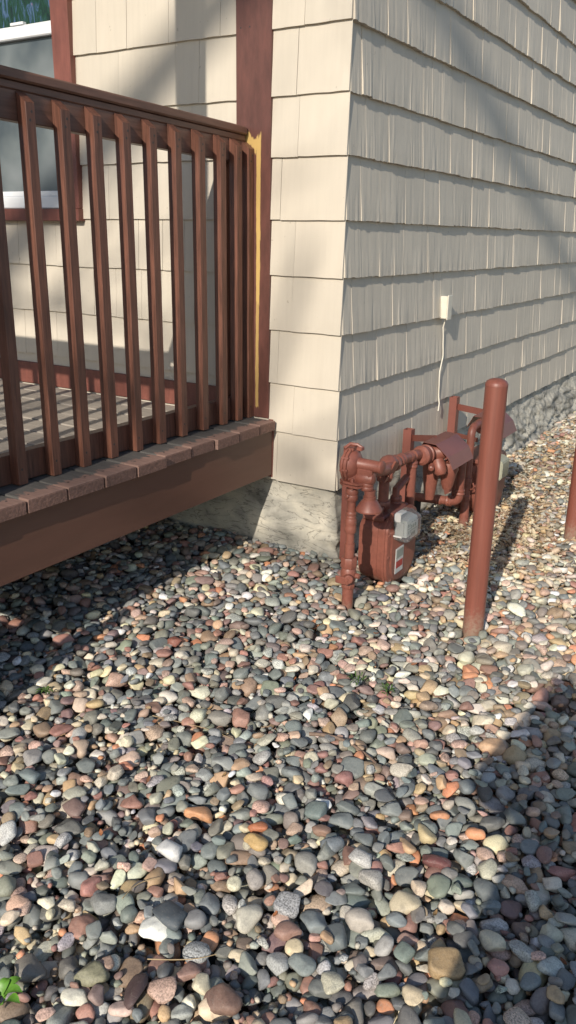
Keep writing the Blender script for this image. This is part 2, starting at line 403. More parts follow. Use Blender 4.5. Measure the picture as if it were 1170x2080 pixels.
PAL = np.array([  # colour, weight normal zone, weight pale zone, speckle
    (.074, .086, .090, 14, 4, .12), (.108, .124, .126, 15, 8, .15), (.060, .064, .064, 7, 2, .08), (.135, .142, .118, 10, 8, .15),
    (.18, .19, .18, 10, 10, .25), (.115, .105, .095, 7, 6, .2), (.150, .078, .064, 6, 3.5, .15), (.22, .11, .085, 4, 3.5, .2),
    (.125, .085, .078, 4, 3, .15), (.32, .215, .165, 5, 6, .5), (.36, .25, .20, 4, 7, .6), (.29, .29, .285, 6, 8, .7),
    (.40, .37, .30, 8.5, 14, .35), (.48, .41, .28, 5.5, 13, .2), (.33, .225, .125, 3.8, 9, .2), (.54, .51, .43, 3.0, 10, .15),
    (.40, .175, .085, 1.6, 4, .15), (.18, .13, .085, 5, 6, .3), (.62, .62, .60, 0.9, 3, .1)])

X0, X1, Y0, Y1, CELL = -1.9, 3.3, -3.6, 6.2, 0.005
NX, NY = int((X1 - X0) / CELL), int((Y1 - Y0) / CELL)
H = np.full((NX, NY), ZG - 0.058)
def visible(x, y, m=0.12):
    v = Vector((x, y, ZG)) - CAM; c = v.dot(FW)
    if c < .3: return False
    px = 585 + FPX * v.dot(RT) / c; py = 1040 - FPX * v.dot(UP) / c; e = FPX * m / c
    return -e < px < 1170 + e and py < 2080 + e
def inside_house(x, y):
    return (y > 0.02 and x < fbulge(y)) 
obst = [(.27, -.366, .024), (.731, -.296, .038), (.782, .848, .038), (.28, .16, .02), (.30, .755, .03), (.25, 0.0, .09)]
stones = []
rg = np.random.default_rng(21)
def footprint(x, y, a, b, yaw):
    R = max(a, b); i0 = int((x - R - X0) / CELL); i1 = int((x + R - X0) / CELL) + 2; j0 = int((y - R - Y0) / CELL); j1 = int((y + R - Y0) / CELL) + 2
    if i0 < 0 or j0 < 0 or i1 >= NX or j1 >= NY: return None
    gx = X0 + (np.arange(i0, i1) + .5) * CELL - x; gy = Y0 + (np.arange(j0, j1) + .5) * CELL - y
    c, s = math.cos(yaw), math.sin(yaw)
    u = (gx[:, None] * c + gy[None, :] * s) / a; w = (-gx[:, None] * s + gy[None, :] * c) / b
    q = 1 - (u * u + w * w); msk = q > 0.02
    return i0, i1, j0, j1, np.sqrt(np.maximum(q, 0)), msk
def drop(x, y, a, b, c, yaw, K=3, spread=0.03, cap=.030):
    best = None
    for _ in range(K):
        xx, yy = x + rg.uniform(-spread, spread), y + rg.uniform(-spread, spread)
        if inside_house(xx, yy) or any((xx - ox) ** 2 + (yy - oy) ** 2 < (orr + b * .8) ** 2 for ox, oy, orr in obst): continue
        fp = footprint(xx, yy, a, b, yaw)
        if fp is None: continue
        i0, i1, j0, j1, s, msk = fp
        if not msk.any(): continue
        need = (H[i0:i1, j0:j1] + c * s)[msk]
        z = np.partition(need, int(len(need) * .80))[int(len(need) * .80)] if len(need) > 3 else need.max()
        if best is None or z < best[0]: best = (z, xx, yy, fp)
    if best is None: return
    z, xx, yy, (i0, i1, j0, j1, s, msk) = best
    if z + c > ZG + cap: return
    sub = H[i0:i1, j0:j1]; sub[msk] = np.maximum(sub[msk], (z + c * s)[msk])
    sx, sy_ = (H[min(i1, NX - 1), (j0 + j1) // 2] - H[max(i0 - 1, 0), (j0 + j1) // 2]), (H[(i0 + i1) // 2, min(j1, NY - 1)] - H[(i0 + i1) // 2, max(j0 - 1, 0)])
    stones.append((xx, yy, z, a, b, c, yaw, np.clip(sx * 4, -.35, .35) + rg.normal() * .10, np.clip(sy_ * 4, -.35, .35) + rg.normal() * .10))
def size():
    r = float(np.clip(np.exp(rg.normal(math.log(0.0146), 0.34)), 0.0078, 0.027))
    a = r * rg.uniform(1.0, 1.35); b = r * rg.uniform(.80, 1.0); c = r * rg.uniform(.42, .74)
    return a, b, c
def fill(x0, x1, y0, y1, dens, test, K=3, scale=1.0):
    n = int((x1 - x0) * (y1 - y0) * dens)
    P = np.column_stack([rg.uniform(x0, x1, n), rg.uniform(y0, y1, n)])
    for x, y in P:
        if inside_house(x, y) or not test(x, y): continue
        a, b, c = size(); sc_ = scale * (1.0 + .16 * min(1, max(0, (y + 1.6) / 1.2))); drop(x, y, a * sc_, b * sc_, c * sc_, rg.uniform(0, PI), K)
far_scale = lambda y: 1.0
for y0_ in (0.0,):
    fill(-1.05, 1.75, -2.45, 0.25, 3300, visible, 3)
    fill(0.0, 1.35, 0.25, 1.6, 2900, visible, 2)
    fill(0.0, 1.25, 1.6, 5.2, 1900, visible, 2, 1.1)
    fill(-1.5, 2.9, -3.3, 1.5, 650, lambda x, y: not visible(x, y), 1, 1.35)
    fill(0.1, 2.2, 1.5, 5.8, 420, lambda x, y: not visible(x, y), 1, 1.5)
NBIG = len(stones)
# grit that settles into the gaps
GRIT = np.column_stack([rg.uniform(-.9, 1.6, 26000), rg.uniform(-2.35, .9, 26000)])
for x, y in GRIT:
    if not visible(x, y, 0) or inside_house(x, y) or H[int((x - X0) / CELL), int((y - Y0) / CELL)] > ZG - .010: continue
    q = rg.uniform(.0045, .0085); drop(x, y, q * 1.25, q, q * .75, rg.uniform(0, PI), 1, .002, .012)
NGRIT = len(stones)
# a few larger stones the photograph shows at known places
NAMED = [((345, 1732), .030, .024, .018, 0.3, (.62, .62, .60), .1), ((345, 1868), .036, .030, .014, 0.1, (.085, .10, .112), .05),
         ((398, 1815), .0, 0, 0, 0, None, 0), ((795, 1588), .0, 0, 0, 0, None, 0), ((675, 1714), .027, .024, .016, 1.0, (.20, .225, .24), .2),
         ((822, 1838), .033, .026, .017, 0.6, (.50, .43, .30), .15), ((865, 1700), .027, .021, .015, 2.6, (.52, .42, .24), .1),
         ((905, 1966), .034, .028, .018, .5, (.34, .24, .13), .3), ((935, 1780), .028, .022, .012, .3, (.12, .15, .135), .1),
         ((455, 2040), .036, .026, .018, .2, (.20, .125, .098), .2), ((400, 1935), .030, .024, .018, .2, (.36, .37, .36), .9),
         ((585, 1845), .027, .023, .017, .2, (.32, .32, .32), .9), ((355, 1310), .025, .020, .014, 0, (.24, .095, .070), .2), ((369, 1338), .024, .019, .014, 0, (.60, .56, .47), .2),
         ((870, 1440), .026, .021, .014, 0, (.34, .26, .20), .4), ((985, 1350), .030, .026, .016, 0, (.29, .26, .20), .2), ((1020, 1322), .033, .026, .018, .3, (.52, .46, .36), .2),
         ((732, 1754), .026, .024, .017, .3, (.50, .49, .46), .5), ((752, 1792), .027, .022, .017, .3, (.42, .40, .36), .5), ((885, 1755), .034, .018, .014, .1, (.17, .07, .065), .15),
         ((815, 1572), .030, .018, .014, .4, (.50, .46, .38), .4), ((535, 1890), .0, 0, 0, 0, None, 0), ((275, 2020), .020, .040, .015, 0.5, (.10, .066, .064), .1),
         ((520, 1720), .028, .019, .015, .1, (.50, .34, .15), .2), ((525, 1690), .024, .016, .013, .1, (.42, .16, .08), .2), ((60, 1580), .030, .021, .013, .2, (.20, .24, .24), .05),
         ((190, 1985), .030, .027, .018, .2, (.24, .23, .15), .3), ((500, 1430), .0, 0, 0, 0, None, 0), ((640, 1780), .0, 0, 0, 0, None, 0)]
forced = {}
for (px, py), a, b, c, yaw, colr, sp in NAMED:
    if colr is None: continue
    d = RT * ((px - 585) / FPX) - UP * ((py - 1040) / FPX) + FW; t = (ZG + .01 - CAM.z) / d.z; p = CAM + d * t
    n0 = len(stones)
    fp = footprint(p.x, p.y, a, b, yaw)
    i0, i1, j0, j1, s, msk = fp; need = (H[i0:i1, j0:j1] + c * s)[msk]; z = float(np.partition(need, int(len(need) * .55))[int(len(need) * .55)])
    z = min(z, ZG + .022); sub = H[i0:i1, j0:j1]; sub[msk] = np.maximum(sub[msk], (z + c * s)[msk])
    stones.append((p.x, p.y, z, a, b, c, yaw, 0.05, -0.08)); forced[n0] = (colr, sp)
S = np.array(stones); NS = len(S)
def hz(x, y):
    i = int((x - X0) / CELL); j = int((y - Y0) / CELL)
    return float(H[max(0, min(NX - 1, i)), max(0, min(NY - 1, j))])

rc = np.random.default_rng(77)
pale = np.clip((S[:, 1] * 0.55 + (S[:, 0] - .2) * 0.9 + 0.25), 0, 1) * np.clip(1.1 - np.abs(S[:, 0] - .75) * .3, 0, 1)
pale = np.clip(pale * np.where(S[:, 1] > -1.0, 1, .25), 0.03, 0.92)
# a dusty patch of pale chips beyond the first bollard
patch = np.exp(-(((S[:, 0] - .62) / .17) ** 2 + ((S[:, 1] - .30) / .35) ** 2))
colors = np.zeros((NS, 4)); wn_, wp_ = PAL[:, 3] / PAL[:, 3].sum(), PAL[:, 4] / PAL[:, 4].sum()
for k in range(NS):
    w = wn_ * (1 - pale[k]) + wp_ * pale[k]
    if rc.random() < patch[k] * .75: i = rc.choice([12, 13, 15, 13, 14, 10])
    else: i = rc.choice(len(PAL), p=w / w.sum())
    c = PAL[i, :3] * np.exp(rc.normal() * .16) * (1 + rc.normal(size=3) * .045)
    c = c * (1 - .10 * pale[k]) + np.array([.36, .29, .20]) * .10 * pale[k]
    g_ = c.mean(); c = g_ + (c - g_) * .88; c = c * (c.mean() / .2) ** -.22; colors[k, :3] = np.clip((c * 1.66 + .014) * np.array([1.02, 1.0, .95]), .02, .82); colors[k, 3] = PAL[i, 5] * rc.uniform(.3, 1.3)
for k, (c, sp) in forced.items(): colors[k] = (*c, sp)
proto_id = rc.integers(0, NP, NS)
# rotation matrices: yaw and small tilts
def rots(S):
    cy, sy = np.cos(S[:, 6]), np.sin(S[:, 6]); tx, ty = -S[:, 7], S[:, 8]
    Rz = np.zeros((len(S), 3, 3)); Rz[:, 0, 0] = cy; Rz[:, 0, 1] = -sy; Rz[:, 1, 0] = sy; Rz[:, 1, 1] = cy; Rz[:, 2, 2] = 1
    Ry = np.zeros_like(Rz); Ry[:, 0, 0] = np.cos(tx); Ry[:, 0, 2] = np.sin(tx); Ry[:, 1, 1] = 1; Ry[:, 2, 0] = -np.sin(tx); Ry[:, 2, 2] = np.cos(tx)
    Rx = np.zeros_like(Rz); Rx[:, 0, 0] = 1; Rx[:, 1, 1] = np.cos(ty); Rx[:, 1, 2] = -np.sin(ty); Rx[:, 2, 1] = np.sin(ty); Rx[:, 2, 2] = np.cos(ty)
    return Rx @ Ry @ Rz
RM = rots(S)
cp = np.array(CAM); rel = S[:, :3] - cp; dep = rel @ np.array(FW)
spx = 585 + FPX * (rel @ np.array(RT)) / dep; spy = 1040 - FPX * (rel @ np.array(UP)) / dep
topness = np.array([hz(s[0], s[1]) - (s[2] + s[5]) for s in S])        # 0 when nothing lies on it
inview = (dep > .3) & (spx > -20) & (spx < 1190) & (spy > 0) & (spy < 2100) & ~((S[:, 0] < -.45) & (S[:, 1] < -.2))
area = np.where(inview & (topness < .006), S[:, 3] * S[:, 4] / dep ** 2, 0)
singles = set(np.argsort(-area)[:300].tolist()) | set(forced)
singles = set(sorted(singles, key=lambda k: -area[k] - (1 if k in forced else 0))[:300])
def color_attr(me, cols):
    a = me.attributes.new('stone_color', 'FLOAT_COLOR', 'POINT'); a.data.foreach_set('color', np.asarray(cols, dtype=np.float32).ravel())
def verts_of(k, sub):
    v = PRO[sub][proto_id[k]] * S[k, 3:6]
    return v @ RM[k].T
for k in sorted(singles):
    v = verts_of(k, 3)
    me = bpy.data.meshes.new('stone'); me.from_pydata(v.tolist(), [], ICO[3][1].tolist())
    me.polygons.foreach_set('use_smooth', [True] * len(me.polygons)); color_attr(me, np.tile(colors[k], (len(v), 1)))
    o = link('stone', me, M['stone'], ground); o.location = S[k, :3].tolist()
rest = np.array([k for k in range(NS) if k not in singles])
def joined(idx, sub, name):
    nv, nf = len(ICO[sub][0]), len(ICO[sub][1]); n = len(idx)
    V = PRO[sub][proto_id[idx]] * S[idx, None, 3:6]
    V = np.einsum('kij,kvj->kvi', RM[idx], V) + S[idx, None, :3]
    F = ICO[sub][1][None] + (np.arange(n) * nv)[:, None, None]
    me = bpy.data.meshes.new(name); me.vertices.add(n * nv); me.loops.add(n * nf * 3); me.polygons.add(n * nf)
    me.vertices.foreach_set('co', V.astype(np.float32).ravel()); me.loops.foreach_set('vertex_index', F.astype(np.int32).ravel())
    me.polygons.foreach_set('loop_start', (np.arange(n * nf) * 3).astype(np.int32)); me.update(calc_edges=True)
    me.polygons.foreach_set('use_smooth', np.ones(n * nf, dtype=bool)); color_attr(me, np.repeat(colors[idx], nv, axis=0))
    return me
near = rest[inview[rest] & (dep[rest] < 2.75) & (topness[rest] < .014)]
nearset = set(near.tolist()); grit = np.array([k for k in rest if NBIG <= k < NGRIT]); nearset |= set(grit.tolist()); near = np.array([k for k in near if not NBIG <= k < NGRIT]); farx = np.array([k for k in rest if k not in nearset])
o = link('grit', joined(grit, 1, 'grit'), M['stone'], ground); tag(o, kind='stuff')
o = link('gravel', joined(near, 3, 'gravel_near'), M['stone'], ground); tag(o, kind='stuff')
o = link('gravel', joined(farx, 2, 'gravel_rest'), M['stone'], ground); tag(o, kind='stuff')
print('STONES', NS, 'grit', len(grit), 'near', len(near), 'rest', len(farx))

# dry leaves and chips, thick by the meters, scattered elsewhere
lv, lf, lc = [], [], []
def add_leaf(x, y, L, W, yaw, pitch, roll, col):
    base = len(lv); z = max(hz(x, y), ZG - .01) + .003
    R = (Matrix.Rotation(yaw, 3, 'Z') @ Matrix.Rotation(pitch, 3, 'Y') @ Matrix.Rotation(roll, 3, 'X'))
    n = 4; curl = random.uniform(.1, .6)
    for i in range(n + 1):
        t = i / n; w = W * math.sin(PI * min(.97, t * .9 + .06)) * random.uniform(.75, 1.1); zz = curl * L * (t - .5) ** 2
        for s in (-1, 0, 1):
            lv.append(tuple(Vector((x, y, z)) + R @ Vector(((t - .5) * L, s * w * .5, zz + abs(s) * W * random.uniform(.05, .25))))); lc.append((*col, 1))
    for i in range(n):
        for s in (0, 1):
            a = base + i * 3 + s; lf.append((a, a + 3, a + 4, a + 1))
LC = [(.52, .41, .26), (.60, .50, .34), (.42, .28, .16), (.54, .43, .29), (.33, .20, .12), (.62, .54, .40)]
for _ in range(6500):
    q_ = random.random()
    if q_ < .40: x, y = random.gauss(.42, .17), random.gauss(.72, .28)
    elif q_ < .65: x, y = random.gauss(.36, .18), random.gauss(2.1, .6)
    else: x, y = random.uniform(.08, 1.0), random.uniform(.2, 4.6)
    if inside_house(x, y) or x < .1 or x > 1.15 or y < -.05 or not visible(x, y): continue
    if random.random() < .3 * (x > .75): continue
    k = random.uniform(.5, 1); add_leaf(x, y, .038 * k, .019 * k, random.uniform(0, 6.3), random.gauss(0, .3), random.gauss(0, .4), random.choice(LC))
for _ in range(70):
    x, y = random.uniform(-.2, 1.5), random.uniform(-2.2, .2)
    if visible(x, y, 0): add_leaf(x, y, random.uniform(.012, .03), .010, random.uniform(0, 6.3), random.gauss(0, .3), random.gauss(0, .4), random.choice(((.34, .13, .05), (.28, .12, .06), (.40, .25, .11))))
me = mesh_from('leaf_litter', lv, lf, True); color_attr(me, lc); o = link('leaf_litter', me, M['litter']); tag(o, 'tan and orange dry leaves and bark bits lying on the stones behind the meters', 'dry leaves', kind='stuff')

# ================================================================== HOUSE
house = thing('house', 'cream shingled house corner with red brown trim on a rough pale stone foundation', 'house')
HT = 5.0
# sheathing behind the shingles
box('wall', (-5.0, 0.014, 0.0), (-0.004, 0.10, HT), M['siding_front'], house, 0)
box('wall', (-0.10, 0.102, 0.0), (-0.004, 8.0, HT), M['siding_side'], house, 0)
box('wall', (-5.0, 7.9, -0.3), (-0.102, 8.0, HT), M['siding_side'], house, 0)
box('wall', (-5.0, 0.102, -0.3), (-4.9, 7.898, HT), M['siding_side'], house, 0)
bm = bmesh.new()
rv = [bm.verts.new(p) for p in ((-5.2, -.25, HT), (.25, -.25, HT), (.25, 8.2, HT), (-5.2, 8.2, HT), (-2.4, -.25, HT + 1.6), (-2.4, 8.2, HT + 1.6))]
for f in ((0, 1, 4), (1, 2, 5, 4), (2, 3, 5), (3, 0, 4, 5), (3, 2, 1, 0)): bm.faces.new([rv[i] for i in f])
link('roof', bm_mesh(bm, 'roof'), painted('grey_roof_shingle', (.08, .08, .085), .2, .9), house)

ZC = [0.003, .211, .412, .624, .835, 1.040, 1.261, 1.466, 1.687]
while ZC[-1] < HT - .25: ZC.append(ZC[-1] + .2105)
def shingle_mesh(kind, seed):
    """unit-width shingle: u 0..1, v 0..0.235 up, d outward; local axes x=u, y=-d, z=v"""
    r = random.Random(seed); K = 9 if kind == 'side' else 5
    amp = .00030 if kind == 'side' else .0003
    us = [0] + sorted((i + r.uniform(-.3, .3)) / K for i in range(1, K)) + [1]
    off = [r.gauss(0, amp) if r.random() > .15 else r.gauss(0, amp * 1.9) for _ in us]
    jz = [r.uniform(-.0016, .0016) * (1 if kind == 'side' else .8) for _ in us]
    bo = [r.gauss(0, .0008 if kind == 'side' else .0003) for _ in us]
    tb = .0175 if kind == 'side' else .0130
    v, f = [], []
    for i, u in enumerate(us):
        v += [(u, 0.002, jz[i]), (u, -(tb + bo[i]), jz[i]), (u, -(tb * .88 + off[i] * .7 + bo[i] * .7), .040), (u, -(tb * .55 + off[i]), .11), (u, -(.0012 + off[i] * .1), .232)]
    n = len(us)
    for i in range(n - 1):
        a, b = i * 5, (i + 1) * 5
        f += [(a + k, b + k, b + k + 1, a + k + 1) for k in range(4)]
    f += [(0, 1, 2, 3, 4)]; e = (n - 1) * 5; f += [(e, e + 4, e + 3, e + 2, e + 1)]
    me = mesh_from('shingle', v, f); return me
SM = {k: [shingle_mesh(k, 100 + i) for i in range(16)] for k in ('front', 'side')}
for k in SM:
    for me in SM[k]: me.materials.append(M['siding_' + k])
sh = []          # (area, kind, variant, origin, width, zoff, thick)
r = random.Random(4)
for ci, z in enumerate(ZC):
    # side wall (x = 0), running along +y
    y = 0.0
    first = r.uniform(.07, .16)
    while y < 7.8:
        w = first if y == 0 else r.choice((r.uniform(.07, .12), r.uniform(.10, .17), r.uniform(.14, .21)))
        sh.append(['side', r.randrange(16), (0, y, z + r.uniform(-.0022, .0022)), w, r.uniform(.84, 1.22)]); y += w + r.uniform(.0006, .0024)
    # front wall (y = 0), running along -x from the corner
    x = 0.0125
    while x > -4.9:
        w = r.choice((r.uniform(.11, .18), r.uniform(.16, .26), r.uniform(.2, .30)))
        x0 = x - w
        if 1.0 < z + .1 and z < 2.95:
            if x0 < -1.40 < x: x0 = -1.40; w = x - x0
            if -2.65 < x <= -1.39: x = -2.66; continue
        # window opening: leave out
        sh.append(['front', r.randrange(16), (x0, 0, z + r.uniform(-.0015, .0015)), w, r.uniform(.93, 1.05)]); x = x0 - r.uniform(.0006, .0022)
def sh_area(s):
    kind, _, (x, y, z), w, _ = s
    p = (0, y + w / 2, z + .1) if kind == 'side' else (x + w / 2, 0, z + .1)
    px, py, c = project(p)
    if c < .1 or px < -20 or px > 1190 or py < -70 or py > 2080: return 0
    if kind == 'front' and (p[0] < -1.40 and 1.1 < p[2] < 2.4 or -.50 < p[0] < -.30 and z > .2): return 0
    if kind == 'front' and p[0] < -.3 and z < .25: return 0
    a = project((0, y, z) if kind == 'side' else (x, 0, z)); b = project((0, y + w, z) if kind == 'side' else (x + w, 0, z))
    return abs(b[0] - a[0]) * FPX * .2 / c
sh.sort(key=lambda s: -sh_area(s))
def sh_matrix(s):
    kind, _, loc, w, t = s
    if kind == 'front': R = Matrix(((w, 0, 0), (0, t, 0), (0, 0, 1)))
    else: R = Matrix(((0, -t, 0), (w, 0, 0), (0, 0, 1)))      # u -> +y, -d -> ... y=-d maps to +x
    return Matrix.Translation(Vector(loc) - house.location) @ R.to_4x4()
rv_, rf_, ri_ = [], [], []
for i, s in enumerate(sh):
    me = SM[s[0]][s[1]]
    if s[0] == 'front' and False and s[2][2] > 1.03 and s[2][2] < 2.4 and s[2][0] > -2.6: continue    # window
    if i < 300:
        o = link('shingle', me, None, house); o.matrix_local = sh_matrix(s)
    else:
        mw = sh_matrix(s); b0 = len(rv_)
        rv_ += [tuple(mw @ v.co) for v in me.vertices]; rf_ += [tuple(b0 + q for q in p.vertices) for p in me.polygons]; ri_ += [0 if s[0] == 'front' else 1] * len(me.polygons)
me = mesh_from('shingles', rv_, rf_); me.materials.append(M['siding_front']); me.materials.append(M['siding_side'])
me.polygons.foreach_set('material_index', ri_); o = link('shingle', me, None, house); tag(o, kind='stuff')

# foundation: one rough skin that wraps the corner
def foundation():
    path = [(-3.2, 0.0)] + [(-1.4 + i * .02, 0.0) for i in range(69)]
    nfront = len(path)
    yy = 0.02
    while yy < 8: path.append((0.0, yy)); yy += .012 if yy < 4.6 else .2
    v, f = [], []; NZ = 34
    for i, (x, y) in enumerate(path):
        for k in range(NZ + 1):
            t = k / NZ; z = 0.004 - t * .43
            P = Vector((x * 1.0, y * 1.0, z))
            front = i < nfront
            n1 = mnoise.fractal(Vector((x * 3, y * 3, z * 9)), 1.0, 2.2, 5)
            ridg = .30 + .0 * k if front and x < -.16 else abs(mnoise.noise(Vector((x * 5 + 3, y * 4, z * 17 + 1.5 * mnoise.noise(Vector((x * 3, y * 3, z)))))))
            rough = 0.35 if front else 0.5 + .5 * min(1, y / 2.0)
            d = -0.013 + 0.009 * n1 * min(1, t * 4) + (.5 - ridg) * .026 * rough * min(1, t * 6)
            if front: d += .012 * t
            else: d += (.5 - abs(mnoise.noise(Vector((7, y * 15, z * 15 + y * 4))))) * .022 * rough * min(1, t * 3) + mnoise.noise(Vector((2, y * 34, z * 30))) * .007 * rough * min(1, t * 4)
            if front: pass
            else: d += (fbulge(y) + .012) * t ** 1.3 + (.016 * n1 + (.5 - ridg) * .05) * rough * t
            if front: q = Vector((x + (d * min(1, max(0, (x + .12) / .12)) if x > -.12 else 0), -d, z))
            else: q = Vector((d, y + (-d if y < .05 else 0) * max(0, 1 - y / .05), z))
            v.append(q)
    for i in range(len(path) - 1):
        for k in range(NZ):
            a = i * (NZ + 1) + k; b = a + NZ + 1; f.append((a, a + 1, b + 1, b))
    me = mesh_from('foundation', v, f, True); return me
link('foundation', foundation(), M['foundation'], house)
# the dark gap board under the siding

# trim board by the railing, window, baseboard
box('trim_board', (-0.467, -0.0165, 0.262), (-0.310, 0.004, 3.2), M['trimworn'], house, 0.0015)
box('trim_board', (-0.3095, -0.0158, 0.012), (-0.288, 0.004, 0.2595), M['trim'], house, 0.0012)
box('baseboard', (-3.4, -0.020, 0.2635), (-0.472, 0.004, 0.368), M['trim'], house, 0.002)
bm = bmesh.new()                                                        # two nail heads on the trim board
for x in (-.445, -.405): add_lathe(bm, (x, -.0163, 1.703), (0, -1, 0), [(0, .0035), (.0008, .003)], 8)
link('nail', bm_mesh(bm, 'nail'), M['screw'], house)

win = link('window', None, None, house); win.location = (-1.41, 0, 1.09)
def wbox(name, lo, hi, mat, bev=.0015): return box_rel(name, lo, hi, mat, win, bev)
def box_rel(name, lo, hi, mat, par, bev):
    off = par.location.copy(); bm = bmesh.new(); add_box(bm, Vector(lo) - off, Vector(hi) - off, bev); return link(name, bm_mesh(bm, name), mat, par)
wbox('side_casing', (-1.407, -.034, 1.082), (-1.306, -.0005, 3.0), M['trim'])
wbox('sill', (-2.72, -.042, 1.030), (-1.304, -.0005, 1.081), M['trim'])
wbox('side_casing', (-2.72, -.034, 1.082), (-2.62, -.0005, 3.0), M['trim'])
wbox('sash_rail', (-2.617, -.026, 1.083), (-1.409, .0125, 1.135), M['vinyl'], .004)
wbox('sash_rail', (-2.617, -.018, 1.1355), (-1.409, .0125, 1.158), M['vinyl'], .003)
wbox('sash_rail', (-2.617, -.026, 1.775), (-1.409, .0125, 1.826), M['vinyl'], .005)
wbox('pane', (-2.617, .000, 1.1585), (-1.409, .010, 1.7745), M['screen'], 0)
wbox('pane', (-2.617, -.006, 1.8265), (-1.409, .010, 2.6), M['film'], 0)
wbox('latch', (-1.66, -.03, 1.8265), (-1.58, -.008, 1.838), M['vinyl'])
wbox('head_casing', (-2.72, -.036, 3.001), (-1.306, -.0005, 3.1), M['trim'])

# ================================================================== DECK
deck = thing('porch_deck', 'brown wooden porch deck with slatted railing against the front of the house', 'deck', (-0.29, 0, -0.311))
XD = -0.2895; YF = -1.66
def dbox(name, lo, hi, mat, bev=.002): return box(name, lo, hi, mat, deck, bev)
dbox('fascia_board', (XD - .038, YF, .024), (XD, -.018, .220), M['fascia'], .0015)
dbox('fascia_board', (-3.9, YF - .0385, .024), (XD, YF - .001, .220), M['fascia'], .0015)
for y in (-.45, -.9, -1.3): dbox('joist', (-3.9, y, .04), (XD - .040, y + .038, .2195), M['dark'], 0)
for x in (-.45, -2.0, -3.6): dbox('post_block', (x - .05, -1.6, -.40), (x + .05, -1.5, .0395), M['dark'], 0)
DB = [-.022, -.142, -.288, -.434, -.579, -.727, -.877, -1.024, -1.178, -1.331, -1.477, -1.624, -1.700]
r = random.Random(3)
for k in range(len(DB) - 1):
    y1, y0 = DB[k] - .0045, DB[k + 1] + .0045
    xe = -.262 + r.uniform(-.011, .006)
    bm = bmesh.new(); add_box(bm, (-3.9, y0, .2215), (xe, y1, .2600 + r.uniform(-.0012, .0015)), 0)
    # round the top long edges and the end
    es = [e for e in bm.edges if all(v.co.z > .25 for v in e.verts)]
    bmesh.ops.bevel(bm, geom=es, offset=.0055, segments=2, affect='EDGES', profile=.6)
    es2 = [e for e in bm.edges if all(v.co.x > xe - .002 for v in e.verts) and abs(e.verts[0].co.z - e.verts[1].co.z) > .02]
    for v in bm.verts:
        if v.co.x > -.6: v.co.x += .0025 * mnoise.noise(Vector((v.co.y * 60, v.co.z * 60, k))); 
        v.co -= deck.location
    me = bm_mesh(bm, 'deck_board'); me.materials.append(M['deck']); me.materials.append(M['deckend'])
    for p in me.polygons:
        if p.normal.x > .6: p.material_index = 1
    link('deck_board', me, None, deck)
bm = bmesh.new()
for k in range(len(DB) - 1):
    ym = (DB[k] + DB[k + 1]) / 2
    for dy in (-.035, .035): add_lathe(bm, Vector((-.305, ym + dy, .2608)) - deck.location, (0, 0, 1), [(0, .004), (.0008, .0035)], 8)
link('screw', bm_mesh(bm, 'screw'), M['screw'], deck)

def empty_part(name, par, loc):
    o = bpy.data.objects.new(name, None); COL.objects.link(o); o.parent = par; o.location = Vector(loc) - par.location; o.empty_display_size = .05; return o
rail = empty_part('side_railing', deck, (-.42, -.8, .262)); RO = Vector((-.42, -.8, .262))
def rlink(name, bm, mat, par=rail, off=RO, sm=None):
    for v in bm.verts: v.co -= off
    return link(name, bm_mesh(bm, name, sm), mat, par)
XO = -0.3835                                                              # outer face of the balusters
def zr(y): return -.012 * (-y)*-1 * 0 + .016 * (-y) / 1.2                 # rail rises slightly away from the house
bw, bd_ = .0335, .0355
def baluster_mesh():
    """origin: outer -Y lower corner region; local: x 0..-bd, y 0..bw, z 0..1.045"""
    bm = bmesh.new(); Ht = 1.055; pr = [(0, 0), (0, Ht - .027), (-bd_, Ht), (-bd_, 0)]
    lo = [bm.verts.new((x, 0, z)) for x, z in pr]; hi = [bm.verts.new((x, bw, z)) for x, z in pr]
    bm.faces.new(lo); bm.faces.new(hi[::-1])
    for i in range(4): bm.faces.new((lo[i], hi[i], hi[(i + 1) % 4], lo[(i + 1) % 4]))
    bmesh.ops.bevel(bm, geom=[e for e in bm.edges if abs(e.verts[0].co.z - e.verts[1].co.z) > .5], offset=.0014, segments=1, affect='EDGES')
    bmesh.ops.recalc_face_normals(bm, faces=bm.faces)
    old = set(bm.faces)
    for z in (.045, .985, 1.006): add_lathe(bm, (-.0006, bw * .5 + (.004 if z > 1.0 else -.003), z), (1, 0, 0), [(0, .0042), (.0009, .0038)], 8)
    for f in bm.faces:
        if f not in old: f.material_index = 1
    me = bpy.data.meshes.new('baluster'); bm.to_mesh(me); bm.free(); me.materials.append(M['rail']); me.materials.append(M['screw']); return me
BAL = baluster_mesh()
BY = [-1.500, -1.375, -1.250, -1.115, -.988, -.860, -.738, -.614, -.487, -.360, -.232, -.124, -.060]
BY = [-1.505, -1.384, -1.252, -1.117, -.990, -.862, -.738, -.613, -.486, -.358, -.232, -.130, -.052]
r = random.Random(8)
for y in BY:
    o = link('baluster', BAL, None, rail); o.location = Vector((XO, y, .2625 + r.uniform(-.001, .004))) - RO
    o.rotation_euler = (r.gauss(0, .0018), 0, r.gauss(0, .008)); o.scale = (1, r.uniform(.95, 1.06), 1.0 + .026 * (-y) / 1.2)
def longbox(name, x0, x1, y0, y1, z0, z1, mat, bev=.002, slope=True, par=rail, off=RO):
    bm = bmesh.new(); add_box(bm, (x0, y0, z0), (x1, y1, z1), bev)
    if slope:
        for v in bm.verts: v.co.z += .030 * (-v.co.y) / 1.2
    return rlink(name, bm, mat, par, off)
longbox('bottom_rail', XO - bd_ - .0385, XO - bd_ - .001, YF + .02, -.019, .263, .352, M['rail'], slope=False)
